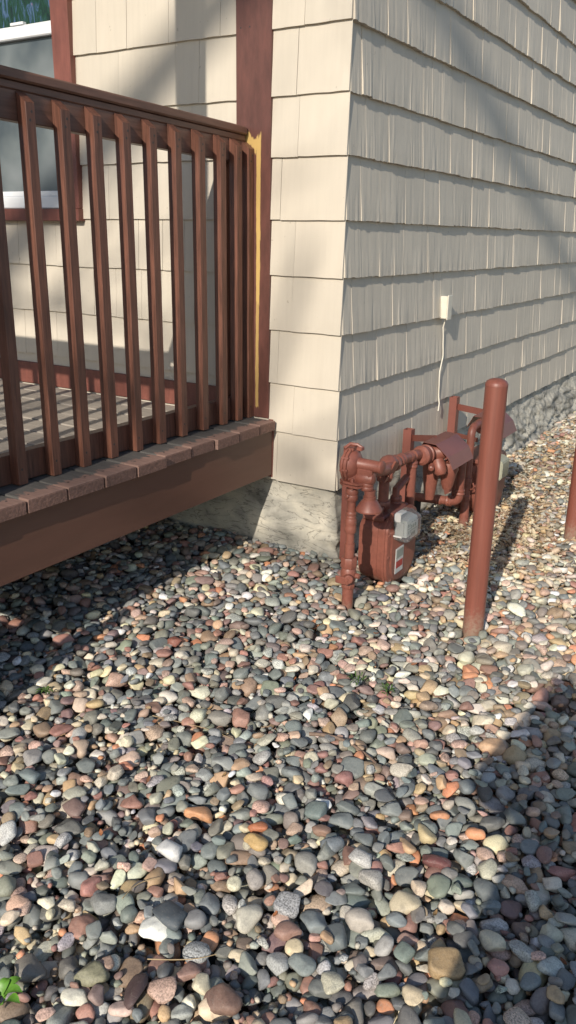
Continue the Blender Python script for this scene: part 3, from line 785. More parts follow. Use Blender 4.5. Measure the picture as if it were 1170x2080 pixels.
longbox('top_rail', XO - bd_ - .0385, XO - bd_ - .001, YF + .02, -.019, 1.2405, 1.3175, M['cap'])
longbox('cap_rail', -.512, XO - bd_ + .001, YF - .03, -.024, 1.3180, 1.3400, M['cap'], .003)
longbox('cap_rail', -.522, XO - bd_ + .012, YF - .045, -.024, 1.3405, 1.3690, M['cap'], .005)
bm = bmesh.new(); add_box(bm, (-.508, -.112, .263), (-.462, -.020, 1.3165), .002); rlink('newel_post', bm, M['rail'])
# front railing, beyond the left edge of the picture: its shadow falls on deck and wall
fr = empty_part('front_railing', deck, (-2.0, -1.68, .262)); FO = Vector((-2.0, -1.68, .262))
longbox('bottom_rail', -3.9, -.43, -1.64, -1.602, .30, .335, M['rail'], slope=False, par=fr, off=FO)
longbox('top_rail', -3.9, -.43, -1.64, -1.602, 1.215, 1.3045, M['cap'], slope=False, par=fr, off=FO)
longbox('cap_rail', -3.9, -.525, -1.69, -1.56, 1.305, 1.340, M['cap'], slope=False, par=fr, off=FO)
x = -.60
while x > -3.9:
    o = link('baluster', BAL, None, fr); o.location = Vector((x, -1.677, .2625)) - FO; o.scale = (1, 1, .985); x -= .127
pst = bmesh.new(); add_box(pst, (-.440, -1.69, .2625), (-.316, -1.56, 3.2), .003)
for v in pst.verts: v.co -= deck.location
link('porch_post', bm_mesh(pst, 'porch_post'), M['trim'], deck)
bm = bmesh.new(); add_box(bm, (-4.6, -1.95, 3.30), (-.22, -.03, 3.42)); add_box(bm, (-3.9, -1.68, 3.2), (-.337, -1.57, 3.298))
for v in bm.verts: v.co -= deck.location
link('porch_roof', bm_mesh(bm, 'porch_roof'), M['trim'], deck)
# front steps, also beyond the left edge
for k in range(2):
    dbox('step_tread', (-1.6, -1.80 - .28 * (k + 1) + .02 + .0, .20 - .18 * (k + 1)), (-.20, -1.80 - .28 * k + .0, .238 - .18 * (k + 1)), M['deck'])
dbox('step_stringer', (-.198, -2.30, -.34), (-.160, -1.765, .215), M['fascia'])

# ================================================================== GAS METERS
def B(fn):
    bm = bmesh.new(); fn(bm); return bm
def part(name, par, mat, fn, sm=35):
    bm = bmesh.new(); fn(bm)
    off = par.location if par.parent is None else par.parent.location + par.location
    for v in bm.verts: v.co -= off
    return link(name, bm_mesh(bm, name, sm), mat, par)
def nut(bm, p, ax, r, L, seg=6): add_lathe(bm, p, ax, [(0, r * .92), (L * .15, r), (L * .85, r), (L, r * .92)], seg)
def collar(bm, p, ax, r, L, seg=20): add_lathe(bm, p, ax, [(0, r * .9), (L * .12, r), (L * .4, r), (L * .5, r * .93), (L * .6, r), (L * .88, r), (L, r * .9)], seg)

def meter_body(par, dx=0, dy=0, dz=0, index_mat='clear', plate=True, wide=0):
    """tin-case meter: drum body, front and back flanges, index box, plate.  faces +X"""
    x0, x1, y0, y1, z0, z1 = .185 + dx, .318 + dx + wide * .4, -.137 - wide + dy, .122 + dy, -.318 + dz, -.038 + dz
    def outline(grow=0, n=8):
        cx, w = (y0 + y1) / 2, (y1 - y0) / 2 + grow; pts = []
        # rounded bottom, squarer top
        zb, zt = z0 - grow, z1 + grow; R = w * .80; Rt = w * .38
        for cxx, czz, rr, a0 in ((cx + w - R, zb + R, R, -PI / 2), (cx + w - Rt, zt - Rt, Rt, 0), (cx - w + Rt, zt - Rt, Rt, PI / 2), (cx - w + R, zb + R, R, PI)):
            for i in range(n + 1):
                a = a0 + (PI / 2) * i / n; pts.append((cxx + rr * math.cos(a), czz + rr * math.sin(a)))
        return pts
    def prism(bm, secs):
        rings = []
        for x, g in secs: rings.append([bm.verts.new((x, y, z)) for y, z in outline(g)])
        for a, b in zip(rings, rings[1:]):
            n = len(a)
            for i in range(n): bm.faces.new((a[i], a[(i + 1) % n], b[(i + 1) % n], b[i]))
        bm.faces.new(rings[0][::-1]); bm.faces.new(rings[-1])
    body = part('meter_body', par, M['meter'], lambda bm: prism(bm, [(x0, -.02), (x0 + .006, -.006), (x0 + .03, 0), (x1 - .045, 0), (x1 - .042, .003), (x1 - .020, .004), (x1 - .019, .012), (x1 - .010, .012), (x1 - .009, .009), (x1, .008), (x1 + .003, .002), (x1 + .004, -.012), (x1 + .010, -.02)]), 32)
    def top(bm):
        add_box(bm, (x0 + .012, y0 + .012, z1 - .01), (x1 - .03, y1 - .012, z1 + .012), .006)
        collar(bm, (x0 + .06, y0 + .045, z1), (0, 0, 1), .024, .04); collar(bm, (x0 + .06, y1 - .045, z1), (0, 0, 1), .024, .04)
    part('top_case', par, M['meter'], top)
    def bolts(bm):
        for y, z in ((y0 + .004, z0 + .23), (y0 + .003, z0 + .14), (y0 + .035, z0 + .035), (y1 - .004, z0 + .20), (y1 - .035, z0 + .035), ((y0 + y1) / 2 - .05, z0 + .003)):
            add_lathe(bm, (x1 - .03, y, z), (1, 0, 0), [(0, .007), (.03, .007), (.034, .0062), (.036, .003)], 10)
    part('bolt', par, M['meter'], bolts)
    # index housing
    ix0, ix1, iy0, iy1, iz0, iz1 = x1 - .012, x1 + .076, y0 + .026, y0 + .130, z1 - .072, z1 + .030
    def plate_bm(bm): add_box(bm, (ix0, iy0 - .004, iz0 - .004), (ix0 + .016, iy1 + .004, iz1 + .004), .004)
    part('index_base', par, M['meter'], plate_bm)
    def inner(bm):
        add_box(bm, (ix0 + .017, iy0 + .012, iz0 + .012), (ix1 - .018, iy1 - .012, iz1 - .022), .002)
        add_box(bm, (ix0 + .024, iy0 + .004, iz0 + .020), (ix1 - .030, iy0 + .0115, iz1 - .030), .001)
    part('index_dial', par, M['white_print'], inner)
    def dial(bm):
        for i, (dy_, dz_) in enumerate(((.026, .058), (.045, .058), (.064, .058), (.036, .030), (.056, .030))):
            add_lathe(bm, (ix1 - .0178, iy0 + dy_, iz0 + dz_), (1, 0, 0), [(0, .0075), (.0006, .0075)], 12)
        for k in range(3): add_box(bm, (ix1 - .0178, iy0 + .018, iz0 + .044 - k * .0006), (ix1 - .0172, iy0 + .078, iz0 + .0455 - k * .0006))
    part('dial_print', par, M['grey_print'], dial)
    def cover(bm):
        pr = [(ix0 + .017, iz0), (ix1 - .012, iz0 - .004), (ix1, iz0 + .008), (ix1, iz1 - .018), (ix1 - .030, iz1), (ix0 + .017, iz1 + .002)]
        a = [bm.verts.new((x, iy0, z)) for x, z in pr]; b = [bm.verts.new((x, iy1, z)) for x, z in pr]
        bm.faces.new(a); bm.faces.new(b[::-1])
        for i in range(6): bm.faces.new((a[i], b[i], b[(i + 1) % 6], a[(i + 1) % 6]))
        bmesh.ops.bevel(bm, geom=list(bm.edges), offset=.004, segments=2, affect='EDGES')
    part('index_cover', par, M[index_mat], cover, 50)
    def clip(bm): add_box(bm, (ix0 + .022, iy0 + .004, iz1 - .001), (ix0 + .048, iy0 + .05, iz1 + .006), .002); add_box(bm, (ix0 + .022, iy0 - .004, iz1 - .028), (ix0 + .048, iy0 - .0005, iz1 + .004), .001)
    part('lower_clip', par, M['white_print'], lambda bm: add_box(bm, (ix0 + .018, iy0 - .0035, iz0 + .012), (ix0 + .056, iy0 - .0005, iz0 + .019), .001))
    part('index_clip', par, M['white_print'], clip)
    part('seal', par, M['red_cap'], lambda bm: add_lathe(bm, (ix0 + .010, iy0 - .003, iz0 + .042), (0, -1, 0), [(0, .007), (.005, .007), (.007, .004)], 12))
    if plate:
        py0, py1, pz0, pz1 = y0 + .052, y0 + .125, z0 + .055, z0 + .160
        xx = x1 + .0103
        def pl(bm): add_box(bm, (xx, py0, pz0), (xx + .002, py1, pz1), .0015)
        p = part('name_plate', par, M['white_print'], pl)
        def strip(nm, a, b, mt):
            bm = bmesh.new(); add_box(bm, Vector((xx + .0022, py0 + .007, a)) - par.location, Vector((xx + .0030, py1 - .007, b)) - par.location); link(nm, bm_mesh(bm, nm), mt, p)
        strip('printed_band', pz1 - .042, pz1 - .008, M['grey_print']); strip('red_band', pz0 + .022, pz0 + .050, M['red_print'])
    return body

# ---- first meter set
g1 = thing('gas_meter', 'nearest gas meter with clear index box and valved riser at the house corner', 'gas meter', (.27, -.2, ZG), 'red brown gas meters along the side wall')
meter_body(g1)
RX, RY = .272, -.366
def riser(bm):
    add_cyl(bm, (RX, RY, ZG - .06), (RX, RY, -.215), .0205)
    add_cyl(bm, (RX, RY, -.06), (RX, RY, .17), .0155)
    collar(bm, (RX, RY, -.015), (0, 0, 1), .0215, .055); collar(bm, (RX, RY, .035), (0, 0, 1), .0195, .03)
    collar(bm, (RX, RY, .105), (0, 0, 1), .0225, .045)
    add_cyl(bm, (RX, RY, -.155), (RX, RY, -.055), .0185)
part('riser_pipe', g1, M['meter'], riser)
def valve(bm):
    nut(bm, (RX, RY, -.228), (0, 0, 1), .0255, .022, 8)
    add_lathe(bm, (RX, RY, -.208), (0, 0, 1), [(0, .022), (.012, .027), (.035, .030), (.055, .026), (.062, .022)], 20)
    nut(bm, (RX, RY, -.148), (0, 0, 1), .0305, .040, 8)
    add_lathe(bm, (RX + .01, RY - .02, -.18), (.5, -.86, 0), [(0, .017), (.022, .017), (.026, .013)], 14)
    add_box(bm, (RX - .030, RY - .047, -.200), (RX + .022, RY - .038, -.172), .003)
    add_lathe(bm, (RX + .03, RY, -.175), (1, 0, 0), [(0, .010), (.014, .010), (.016, .006)], 10)
part('shutoff_valve', g1, M['meter'], valve)
part('small_plug', g1, M['meter'], lambda bm: (add_lathe(bm, (RX - .005, RY - .018, .125), (0, -1, 0), [(0, .007), (.010, .007), (.012, .004)], 8),))
# service regulator
RGX, RGY, RGZ = .262, -.355, .232
def regulator(bm):
    # diaphragm case, axis X
    add_lathe(bm, (RGX - .036, RGY, RGZ), (1, 0, 0), [(0, .020), (.004, .034), (.012, .046), (.020, .050), (.021, .060), (.029, .060), (.030, .056), (.033, .056), (.034, .060), (.042, .060), (.043, .052), (.054, .046), (.062, .034), (.066, .024)], 28)
    for k in range(8):
        a = 2 * PI * k / 8 + .2; c = Vector((RGX - .018, RGY + .055 * math.cos(a), RGZ + .055 * math.sin(a))); add_lathe(bm, c, (1, 0, 0), [(0, .0055), (.028, .0055)], 6)
    # spring barrel
    add_lathe(bm, (RGX + .028, RGY, RGZ + .006), (1, 0, 0), [(0, .024), (.004, .0215), (.078, .0205), (.080, .023), (.090, .023), (.093, .017), (.096, .006)], 20)
    # valve body under the barrel
    add_lathe(bm, (RGX + .020, RGY, RGZ - .040), (1, 0, 0), [(0, .020), (.020, .026), (.050, .027), (.066, .020), (.070, .012)], 18)
    add_box(bm, (RGX + .025, RGY - .022, RGZ - .045), (RGX + .085, RGY + .022, RGZ - .002), .008)
    collar(bm, (RGX + .062, RGY, RGZ - .083), (0, 0, 1), .0235, .030)
part('regulator', g1, M['meter'], regulator)
part('regulator_strap', g1, M['meter'], lambda bm: (add_tube(bm, [(RGX - .022, RGY - .02, RGZ + .058), (RGX - .010, RGY, RGZ + .072), (RGX + .012, RGY + .01, RGZ + .070), (RGX + .030, RGY + .012, RGZ + .060)], .006, 8), add_box(bm, (RGX + .016, RGY - .004, RGZ + .052), (RGX + .036, RGY + .02, RGZ + .064), .002)))
def flange(bm):
    pts = [(-.047, -.006), (-.02, -.030), (.036, -.034), (.052, -.006), (.036, .030), (-.02, .030)]
    for z in (.160, .171):
        lo = [bm.verts.new((RX + x, RY + y, z)) for x, y in pts]; hi = [bm.verts.new((RX + x, RY + y, z + .008)) for x, y in pts]
        bm.faces.new(lo[::-1]); bm.faces.new(hi)
        for i in range(6): bm.faces.new((lo[i], lo[(i + 1) % 6], hi[(i + 1) % 6], hi[i]))
    add_lathe(bm, (RX + .01, RY - .022, .152), (0, 0, 1), [(0, .006), (.038, .006), (.04, .004)], 6); add_cyl(bm, (RX, RY, .175), (RX, RY, .20), .018)
part('mounting_flange', g1, M['meter'], flange)
VX = RGX + .074
part('vent_cone', g1, M['meter'], lambda bm: add_lathe(bm, (VX, RGY, .150), (0, 0, -1), [(0, .0195), (.020, .0195), (.021, .0225), (.032, .0225), (.040, .030), (.066, .046), (.070, .0475), (.074, .0465), (.074, .040), (.050, .024), (.045, .0)], 26))
# line from regulator to meter and on to the down pipe
def line1(bm):
    add_tube(bm, bend([(RX + .015, RY + .02, .20), (RX + .015, -.14, .165), (.262, .02, .158), (.262, .150, .152)], .02), .0215, 14)
    add_tube(bm, bend([(.262, .10, .152), (.262, .175, .150), (.262, .175, -.36)], .030), .0200, 14)
    add_tube(bm, [(.245, -.045, .15), (.245, -.045, -.03)], .021, 14); add_tube(bm, [(.245, .072, -.03), (.245, .072, .03), (.25, .16, .06)], .016, 12)
part('outlet_pipe', g1, M['meter'], line1)
for c_, a_, r_, l_ in (((.262, -.02, .158), (0, 1, 0), .033, .030), ((.245, -.045, .095), (0, 0, 1), .031, .026), ((.245, -.045, -.015), (0, 0, 1), .030, .030)):
    part('union_nut', g1, M['meter'], lambda bm: nut(bm, c_, a_, r_, l_, 8))
part('test_plug', g1, M['meter'], lambda bm: add_lathe(bm, (.285, -.10, .115), (.3, -.2, 1), [(0, .012), (.02, .017), (.035, .011)], 10))
part('elbow_collar', g1, M['meter'], lambda bm: collar(bm, (.262, .175, .128), (0, 0, -1), .0235, .028))
part('pipe_collar', g1, M['meter'], lambda bm: collar(bm, (.262, .128, .152), (0, 1, 0), .0235, .026))
def fit1(bm):
    # cast union with pointed lugs
    add_lathe(bm, (.262, -.110, .165), (0, 1, 0), [(0, .016), (.02, .026), (.05, .036), (.075, .034), (.095, .022)], 14)
part('union_fitting', g1, M['meter'], fit1)
part('pipe_collar', g1, M['meter'], lambda bm: collar(bm, (.262, .035, .157), (0, 1, 0), .0255, .045))
def lug(bm):
    v = [bm.verts.new(p) for p in ((.290, -.160, .125), (.300, -.085, .190), (.295, -.040, .170), (.280, -.080, .120))]; w = [bm.verts.new(q.co + Vector((.010, -.004, 0))) for q in v]
    bm.faces.new(v); bm.faces.new(w[::-1])
    for i in range(4): bm.faces.new((v[i], v[(i + 1) % 4], w[(i + 1) % 4], w[i]))
part('valve_lever', g1, M['meter'], lug)

# ---- wall posts
def wall_post(label, y, ztop, arm_to=None, w=.042):
    t = thing('wall_post', label, 'post', (.03, y, ZG), 'channel posts standing against the side wall')
    def ch(bm):
        x0, x1 = .032, .068
        for lo, hi in (((x0, y - w / 2, ZG - .05), (x0 + .004, y + w / 2, ztop)), ((x0 + .0041, y - w / 2, ZG - .05), (x1, y - w / 2 + .004, ztop)), ((x0 + .0041, y + w / 2 - .004, ZG - .05), (x1, y + w / 2, ztop)), ((x1 + .0001, y - w / 2, ZG - .05), (x1 + .004, y + w / 2, ztop))):
            add_box(bm, lo, hi)
    part('channel', t, M['hood'], ch, None)
    if arm_to:
        for za, to, wd in arm_to:
            def arm(bm, za=za, to=to, wd=wd):
                a = Vector((.07, y, za)); b = Vector(to); d = (b - a).normalized(); s = Vector((0, 0, 1)); n = d.cross(s).normalized()
                ring = []
                for p in (a, b):
                    ring.append([bm.verts.new(p + s * wd * sx + n * .002 * sy) for sx, sy in ((-.5, -1), (.5, -1), (.5, 1), (-.5, 1))])
                for i in range(4): bm.faces.new((ring[0][i], ring[0][(i + 1) % 4], ring[1][(i + 1) % 4], ring[1][i]))
                bm.faces.new(ring[0][::-1]); bm.faces.new(ring[1])
            part('arm', t, M['hood'], arm, None)
    return t
wall_post('short red brown wall post behind the nearest valved riser at the house corner', .035, .188)
wall_post('red brown wall post with arm reaching to the first rain hood', .615, .150, [(.110, (.262, .42, .172), .030)])
wall_post('tall red brown wall post with two arms reaching to the hood behind the bollard', 1.175, .215, [(.165, (.265, 1.06, .175), .032), (.02, (.25, 1.00, .05), .022)])

# ---- rain hoods and what they cover
HP = [(.225, .125), (.254, .180), (.309, .177), (.366, .130), (.391, .080)]
def hood_bm(bm, dx, y0, y1, dz):
    a = [(x + dx, z + dz) for x, z in HP]; t = .0016; q = []
    for y in (y0, y1):
        q.append([bm.verts.new((x, y, z)) for x, z in a]); q.append([bm.verts.new((x - t * .6 * (1 if i > 2 else -1 if i < 1 else 0), y, z - t)) for i, (x, z) in enumerate(a)])
    for i in range(4):
        bm.faces.new((q[0][i], q[0][i + 1], q[2][i + 1], q[2][i])); bm.faces.new((q[1][i], q[3][i], q[3][i + 1], q[1][i + 1]))
        bm.faces.new((q[0][i], q[1][i], q[1][i + 1], q[0][i + 1])); bm.faces.new((q[2][i], q[2][i + 1], q[3][i + 1], q[3][i]))
    for i in (0, 4): bm.faces.new((q[0][i], q[2][i], q[3][i], q[1][i]))
g2 = thing('gas_regulator', 'red brown gas regulator under the nearer bent metal rain hood, left of the tall bollard', 'gas regulator', (.27, .45, ZG))
part('rain_hood', g2, M['hood'], lambda bm: hood_bm(bm, 0, .30, .545, 0), None)
def reg2(bm):
    add_tube(bm, [(.262, .178, .150), (.262, .25, .140), (.27, .31, .128)], .021, 14)
    add_lathe(bm, (.268, .235, .136), (0.05, 1, -.06), [(0, .030), (.010, .041), (.030, .041), (.034, .036), (.050, .036), (.053, .041), (.068, .040), (.080, .030)], 20)
    add_lathe(bm, (.285, .36, .125), (1, 0, .35), [(-.05, .028), (-.04, .044), (-.022, .046), (-.020, .055), (-.010, .055), (.0, .052), (.012, .040), (.045, .028), (.05, .014)], 24)
    add_lathe(bm, (.31, .33, .105), (.5, -.3, -1), [(0, .026), (.03, .030), (.055, .026), (.066, .016)], 16)
    add_lathe(bm, (.335, .40, .085), (0, 0, -1), [(0, .036), (.03, .043), (.05, .036), (.10, .026), (.12, .018)], 18)
    add_lathe(bm, (.25, .42, .10), (0, 0, -1), [(0, .034), (.03, .040), (.10, .034), (.16, .026), (.20, .020)], 18)
    add_lathe(bm, (.30, .29, .09), (.4, -1, -.3), [(0, .012), (.03, .012), (.034, .007)], 10)
part('regulator_body', g2, M['meter'], reg2)
part('down_pipe', g2, M['meter'], lambda bm: (add_tube(bm, bend([(.335, .56, .10), (.335, .56, -.135), (.12, .56, -.150)], .034), .0205, 14), add_tube(bm, [(.335, .40, .08), (.335, .56, .10)], .018, 10)))
def fit2(bm):
    collar(bm, (.335, .56, -.075), (0, 0, -1), .0245, .026); collar(bm, (.305, .56, -.138), (-1, 0, -.07), .0245, .026)
    collar(bm, (.255, .56, -.141), (-1, 0, -.07), .0230, .030)
part('elbow_fitting', g2, M['meter'], fit2)
part('support_block', g2, M['dark'], lambda bm: add_cyl(bm, (.14, .56, -.15), (.14, .56, -.36), .016))

g3 = thing('gas_meter', 'red brown gas meter with yellowed index box half hidden behind the tall bollard', 'gas meter', (.27, 1.0, ZG), 'red brown gas meters along the side wall')
meter_body(g3, dx=.01, dy=1.03, dz=.02, index_mat='dullclear', plate=False, wide=.07)
part('rain_hood', g3, M['hood'], lambda bm: hood_bm(bm, .010, .87, 1.13, .014), None)
def reg3(bm):
    add_tube(bm, bend([(.30, .755, -.26), (.30, .755, .165), (.305, .95, .165)], .045), .0185, 14)
    add_lathe(bm, (.305, .86, .150), (0, 1, 0), [(0, .024), (.01, .036), (.03, .036), (.04, .030), (.12, .030)], 18)
    add_lathe(bm, (.335, .925, .13), (0, 0, -1), [(0, .030), (.03, .034), (.032, .040), (.044, .040), (.046, .033), (.10, .031), (.102, .036), (.112, .036), (.114, .028), (.18, .024)], 20)
part('regulator_body', g3, M['meter'], reg3)
def stub(bm):
    add_lathe(bm, (.30, .755, ZG - .05), (0, 0, 1), [(0, .024), (.08, .0235), (.15, .0205), (.175, .018), (.178, .022), (.20, .022), (.205, .018), (.26, .018), (.262, .023), (.285, .023), (.288, .018)], 18)
    add_tube(bm, [(.315, .750, -.13), (.335, .740, -.12), (.342, .735, -.105), (.335, .735, -.09)], .004, 6)
part('riser_pipe', g3, M['meter'], stub)

# ================================================================== BOLLARDS
def bollard(x, y, h, label, lean=0):
    t = thing('bollard', label, 'bollard', (x, y, ZG), 'red brown pipe bollards guarding the meters'); R = .0353
    part('sleeve', t, M['bollard'], lambda bm: add_lathe(bm, (x, y, ZG - .08), (0, 0, 1), [(0, R), (.3, R), (.6, R), (h + .08 - .020, R), (h + .08 - .0195, R * 1.01)], 40))
    part('domed_cap', t, M['bollard'], lambda bm: add_lathe(bm, (x, y, ZG + h - .0195), (0, 0, 1), [(0, R * 1.015), (.008, R * 1.0), (.015, R * .88), (.020, R * .66), (.023, R * .38), (.024, 0)], 40))
    return t
bollard(.7275, -.297, .878, 'tall red brown pipe bollard standing in the gravel in front of the gas meters')
bollard(.782, .848, .878, 'red brown pipe bollard cut off by the right edge of the photo')

# ================================================================== WALL BOX AND CABLE
bx = thing('cable_box', 'small cream plastic cable box on the side wall shingles', 'cable box', (.016, 1.0, .67))
part('housing', bx, M['box'], lambda bm: add_box(bm, (.006, .985, .617), (.047, 1.030, .722), .003))
part('lid', bx, M['box'], lambda bm: (add_box(bm, (.0475, .981, .612), (.053, 1.034, .728), .002),))
cb = B(lambda bm: add_tube(bm, [(.030, 1.018, .620), (.026, 1.022, .60), (.020, 1.022, .573), (.021, 1.031, .53), (.021, 1.036, .489), (.022, 1.042, .455), (.022, 1.043, .429), (.021, 1.032, .395), (.019, 1.024, .36), (.021, 1.020, .325), (.021, 1.024, .298), (.020, 1.028, .26), (.020, 1.032, .234), (.028, 1.026, .20), (.030, 1.014, .165)], .0034, 8))
cb_o = link('cable', bm_mesh(cb, 'cable', 60), M['box']); tag(cb_o, 'loose cream cable hanging down the wall from the small plastic box', 'cable')

# ================================================================== TWIG, WEEDS, STRAWS
def on_ground(px, py, dz=.0):
    d = RT * ((px - 585) / FPX) - UP * ((py - 1040) / FPX) + FW; t = (ZG + .01 - CAM.z) / d.z; p = CAM + d * t
    return Vector((p.x, p.y, max(hz(p.x, p.y), ZG - .012) + dz))
def strand(name, pix, rad, mat, label, cat, dz, group=None):
    pts = [on_ground(*p) for p in pix]
    zs = [p.z for p in pts]; m = sorted(zs)[len(zs) // 2]
    for p in pts: p.z = max(m, p.z * .5 + m * .5) + dz
    # smooth
    out = []
    for a, b in zip(pts, pts[1:]):
        for k in range(4): out.append(a.lerp(b, k / 4))
    out.append(pts[-1])
    for _ in range(3): out = [out[0]] + [(out[i - 1] + out[i] * 2 + out[i + 1]) / 4 for i in range(1, len(out) - 1)] + [out[-1]]
    rr = [rad * (1 - .45 * i / len(out)) for i in range(len(out))]
    o = link(name, bm_mesh(B(lambda bm: add_tube(bm, out, rr, 7)), name, 60), mat); tag(o, label, cat, group); return o
strand('twig', [(628, 1497), (655, 1500), (690, 1506), (720, 1522), (745, 1540), (762, 1558)], .0056, M['twig'], 'curved grey brown twig lying on the stones in the middle of the gravel', 'twig', .008)
strand('dry_grass_stem', [(250, 1845), (265, 1825), (290, 1808), (325, 1802)], .0012, M['straw'], 'pale dry grass stem curving above the split dark grey stone', 'grass stem', .012)
strand('dry_grass_stem', [(300, 1958), (350, 1964), (400, 1958), (440, 1948)], .0012, M['straw'], 'long pale dry grass stem across the stones near the bottom of the photo', 'grass stem', .012)
strand('dry_grass_stem', [(310, 1455), (360, 1466), (420, 1480), (470, 1500)], .0011, M['straw'], 'thin dark dry stem on the stones near the middle left', 'grass stem', .008)
def leaf_bm(bm, base, d, up, L, W, n=5):
    d = Vector(d).normalized(); up = Vector(up); s = d.cross(up).normalized(); rows = []
    for i in range(n + 1):
        t = i / n; w = W * math.sin(PI * (t * .86 + .10)) ** .9 * .5 if i < n else .0004
        c = base + d * L * t + up * L * (.25 * math.sin(t * PI) - .15 * t * t); rows.append([bm.verts.new(c - s * w + up * w * .35), bm.verts.new(c), bm.verts.new(c + s * w + up * w * .35)])
    for a, b in zip(rows, rows[1:]):
        for k in (0, 1): bm.faces.new((a[k], b[k], b[k + 1], a[k + 1]))
def plant(name, p, mat, label, n, L, W, spread, seed, up=.6):
    r = random.Random(seed); t = thing(name, label, 'weed', p)
    part('stem', t, mat, lambda bm: [add_tube(bm, [p, p + Vector((r.uniform(-.01, .01), r.uniform(-.01, .01), .02 + L * .2))], .0012, 5) for _ in range(2)])
    for k in range(n):
        a = 2 * PI * k / n * 1.9 + r.uniform(-.3, .3); q = p + Vector((math.cos(a) * spread * r.random(), math.sin(a) * spread * r.random(), .008 + L * .25 * r.random()))
        bm = bmesh.new(); leaf_bm(bm, q, (math.cos(a), math.sin(a), up * r.uniform(.2, 1)), (0, 0, 1), L * r.uniform(.7, 1.1), W)
        for v in bm.verts: v.co -= p
        link('leaf', bm_mesh(bm, 'leaf', 60), mat, t)
plant('leafy_weed', on_ground(3, 2046, .004), M['green'], 'bright green broad leaved weed at the bottom left corner of the gravel', 9, .040, .018, .012, 2, .8)
plant('small_weed', on_ground(728, 1396, .002), M['moss'], 'low feathery green weed between the stones below the tall bollard, the left one', 22, .022, .004, .030, 3)
plant('small_weed', on_ground(788, 1404, .002), M['moss'], 'low feathery green weed between the stones below the tall bollard, the right one', 18, .022, .005, .022, 4)
plant('small_weed', on_ground(93, 1412, .002), M['moss'], 'small green weed at the edge of the deck shadow on the left', 12, .022, .006, .015, 5)

# ================================================================== TREE (behind the camera; its branches dapple the walls)
def tree(base, seed, k=1.0, thin=.35, label='bare early spring tree close behind the camera, its thin branches shading the walls'):
    r = random.Random(seed); t = thing('tree', label, 'tree', base, 'trees behind the camera')
    trunk = bmesh.new(); crown = bmesh.new(); tips = []
    def grow(bm, p, d, L, rad, lev):
        xs, zs = p.x + .182 * p.y, p.z + .54 * p.y
        if lev >= 1 and -2.4 < xs < 2.3 and (zs < -.40 or r.random() < thin): return
        n = 6; pts = [p]; q = p.copy(); dd = d.copy()
        for i in range(6):
            dd = (dd + Vector((r.gauss(0, .10), r.gauss(0, .10), r.gauss(.02, .06)))).normalized(); q = q + dd * L / 6
            if lev >= 1 and -2.4 < q.x + .182 * q.y < 2.3 and q.z + .54 * q.y < -.45: break
            pts.append(q.copy())
        n = len(pts) - 1
        if n < 4: return
        add_tube(bm, pts, [rad * (1 - .6 * i / n) for i in range(n + 1)], 9 if lev < 2 else 5)
        if lev >= 4: tips.append(pts[-1]); tips.append(pts[2]); return
        for k in range((3, 4, 4, 4)[lev]):
            i = r.randint(2, n); ax = Vector((r.gauss(0, 1), r.gauss(0, 1), r.gauss(.25, .6))).normalized()
            nd = (dd * .55 + ax * .8).normalized(); grow(crown if lev >= 1 else bm, pts[i], nd, L * r.uniform(.5, .72), rad * (.42 if lev else .5) * (1 - .3 * i / n), lev + 1)
    grow(trunk, base, Vector((.05, .0, 1)), 3.4 * k, .17 * k, 0)
    for sgn, hh in ((1, 2.6), (.9, 3.2), (1.1, 3.6), (.7, 4.1)):
        a = r.uniform(-.5, .5); grow(crown, base + Vector((0.05, 0, hh)) * k, Vector((math.cos(a) * sgn, math.sin(a) * .6, .42)).normalized(), 2.6 * k, .065 * k, 1)
    if k > 2:
        for pts, ra in (([(-1.4, -19.5, 7.6), (.6, -19.4, 9.3), (2.0, -19.2, 10.0), (2.9, -19, 10.30), (3.9, -19, 10.78), (4.6, -19, 11.5)], .075),
                        ([(2.7, -19.05, 10.25), (3.25, -19.1, 10.12), (3.75, -19.1, 10.18)], .045), ([(3.0, -19, 10.34), (3.3, -18.9, 10.75), (3.45, -18.9, 11.3)], .05),
                        ([(3.4, -19, 10.5), (3.7, -19.1, 10.35), (4.2, -19.1, 10.5)], .04), ([(2.0, -19.2, 10.0), (2.3, -19.2, 10.6), (2.9, -19.3, 11.2)], .05)):
            add_tube(crown, bend(pts, .3, 4), [ra * (1 - .06 * i) if i < 12 else ra * .3 for i in range(len(bend(pts, .3, 4)))], 7)
    for bm, nm in ((trunk, 'trunk'), (crown, 'crown')):
        for v in bm.verts: v.co -= t.location
        link(nm, bm_mesh(bm, nm, 60), M['bark'], t)
    lv_, lf_ = [], []
    for q in tips:
        for _ in range(3):
            c = q + Vector((r.gauss(0, .10), r.gauss(0, .10), r.gauss(0, .10))) * k - t.location; u = Vector((r.gauss(0, 1), r.gauss(0, 1), r.gauss(0, 1))).normalized(); w = u.cross(Vector((r.gauss(0, 1), r.gauss(0, 1), r.gauss(0, 1)))).normalized()
            b0 = len(lv_); s = r.uniform(.015, .035); lv_.extend([tuple(c - u * s), tuple(c + w * s * .5), tuple(c + u * s), tuple(c - w * s * .5)]); lf_.append((b0, b0 + 1, b0 + 2, b0 + 3))
    o = link('leaves', mesh_from('leaves', lv_, lf_), M['moss'], t); tag(o, kind='stuff')
tree(Vector((-2.3, -8.6, ZG - .06)), 12)
tree(Vector((-1.6, -19.5, ZG - .06)), 31, 2.7, .5, 'large bare early spring tree far behind the camera, its limbs throwing wide blurred shade')

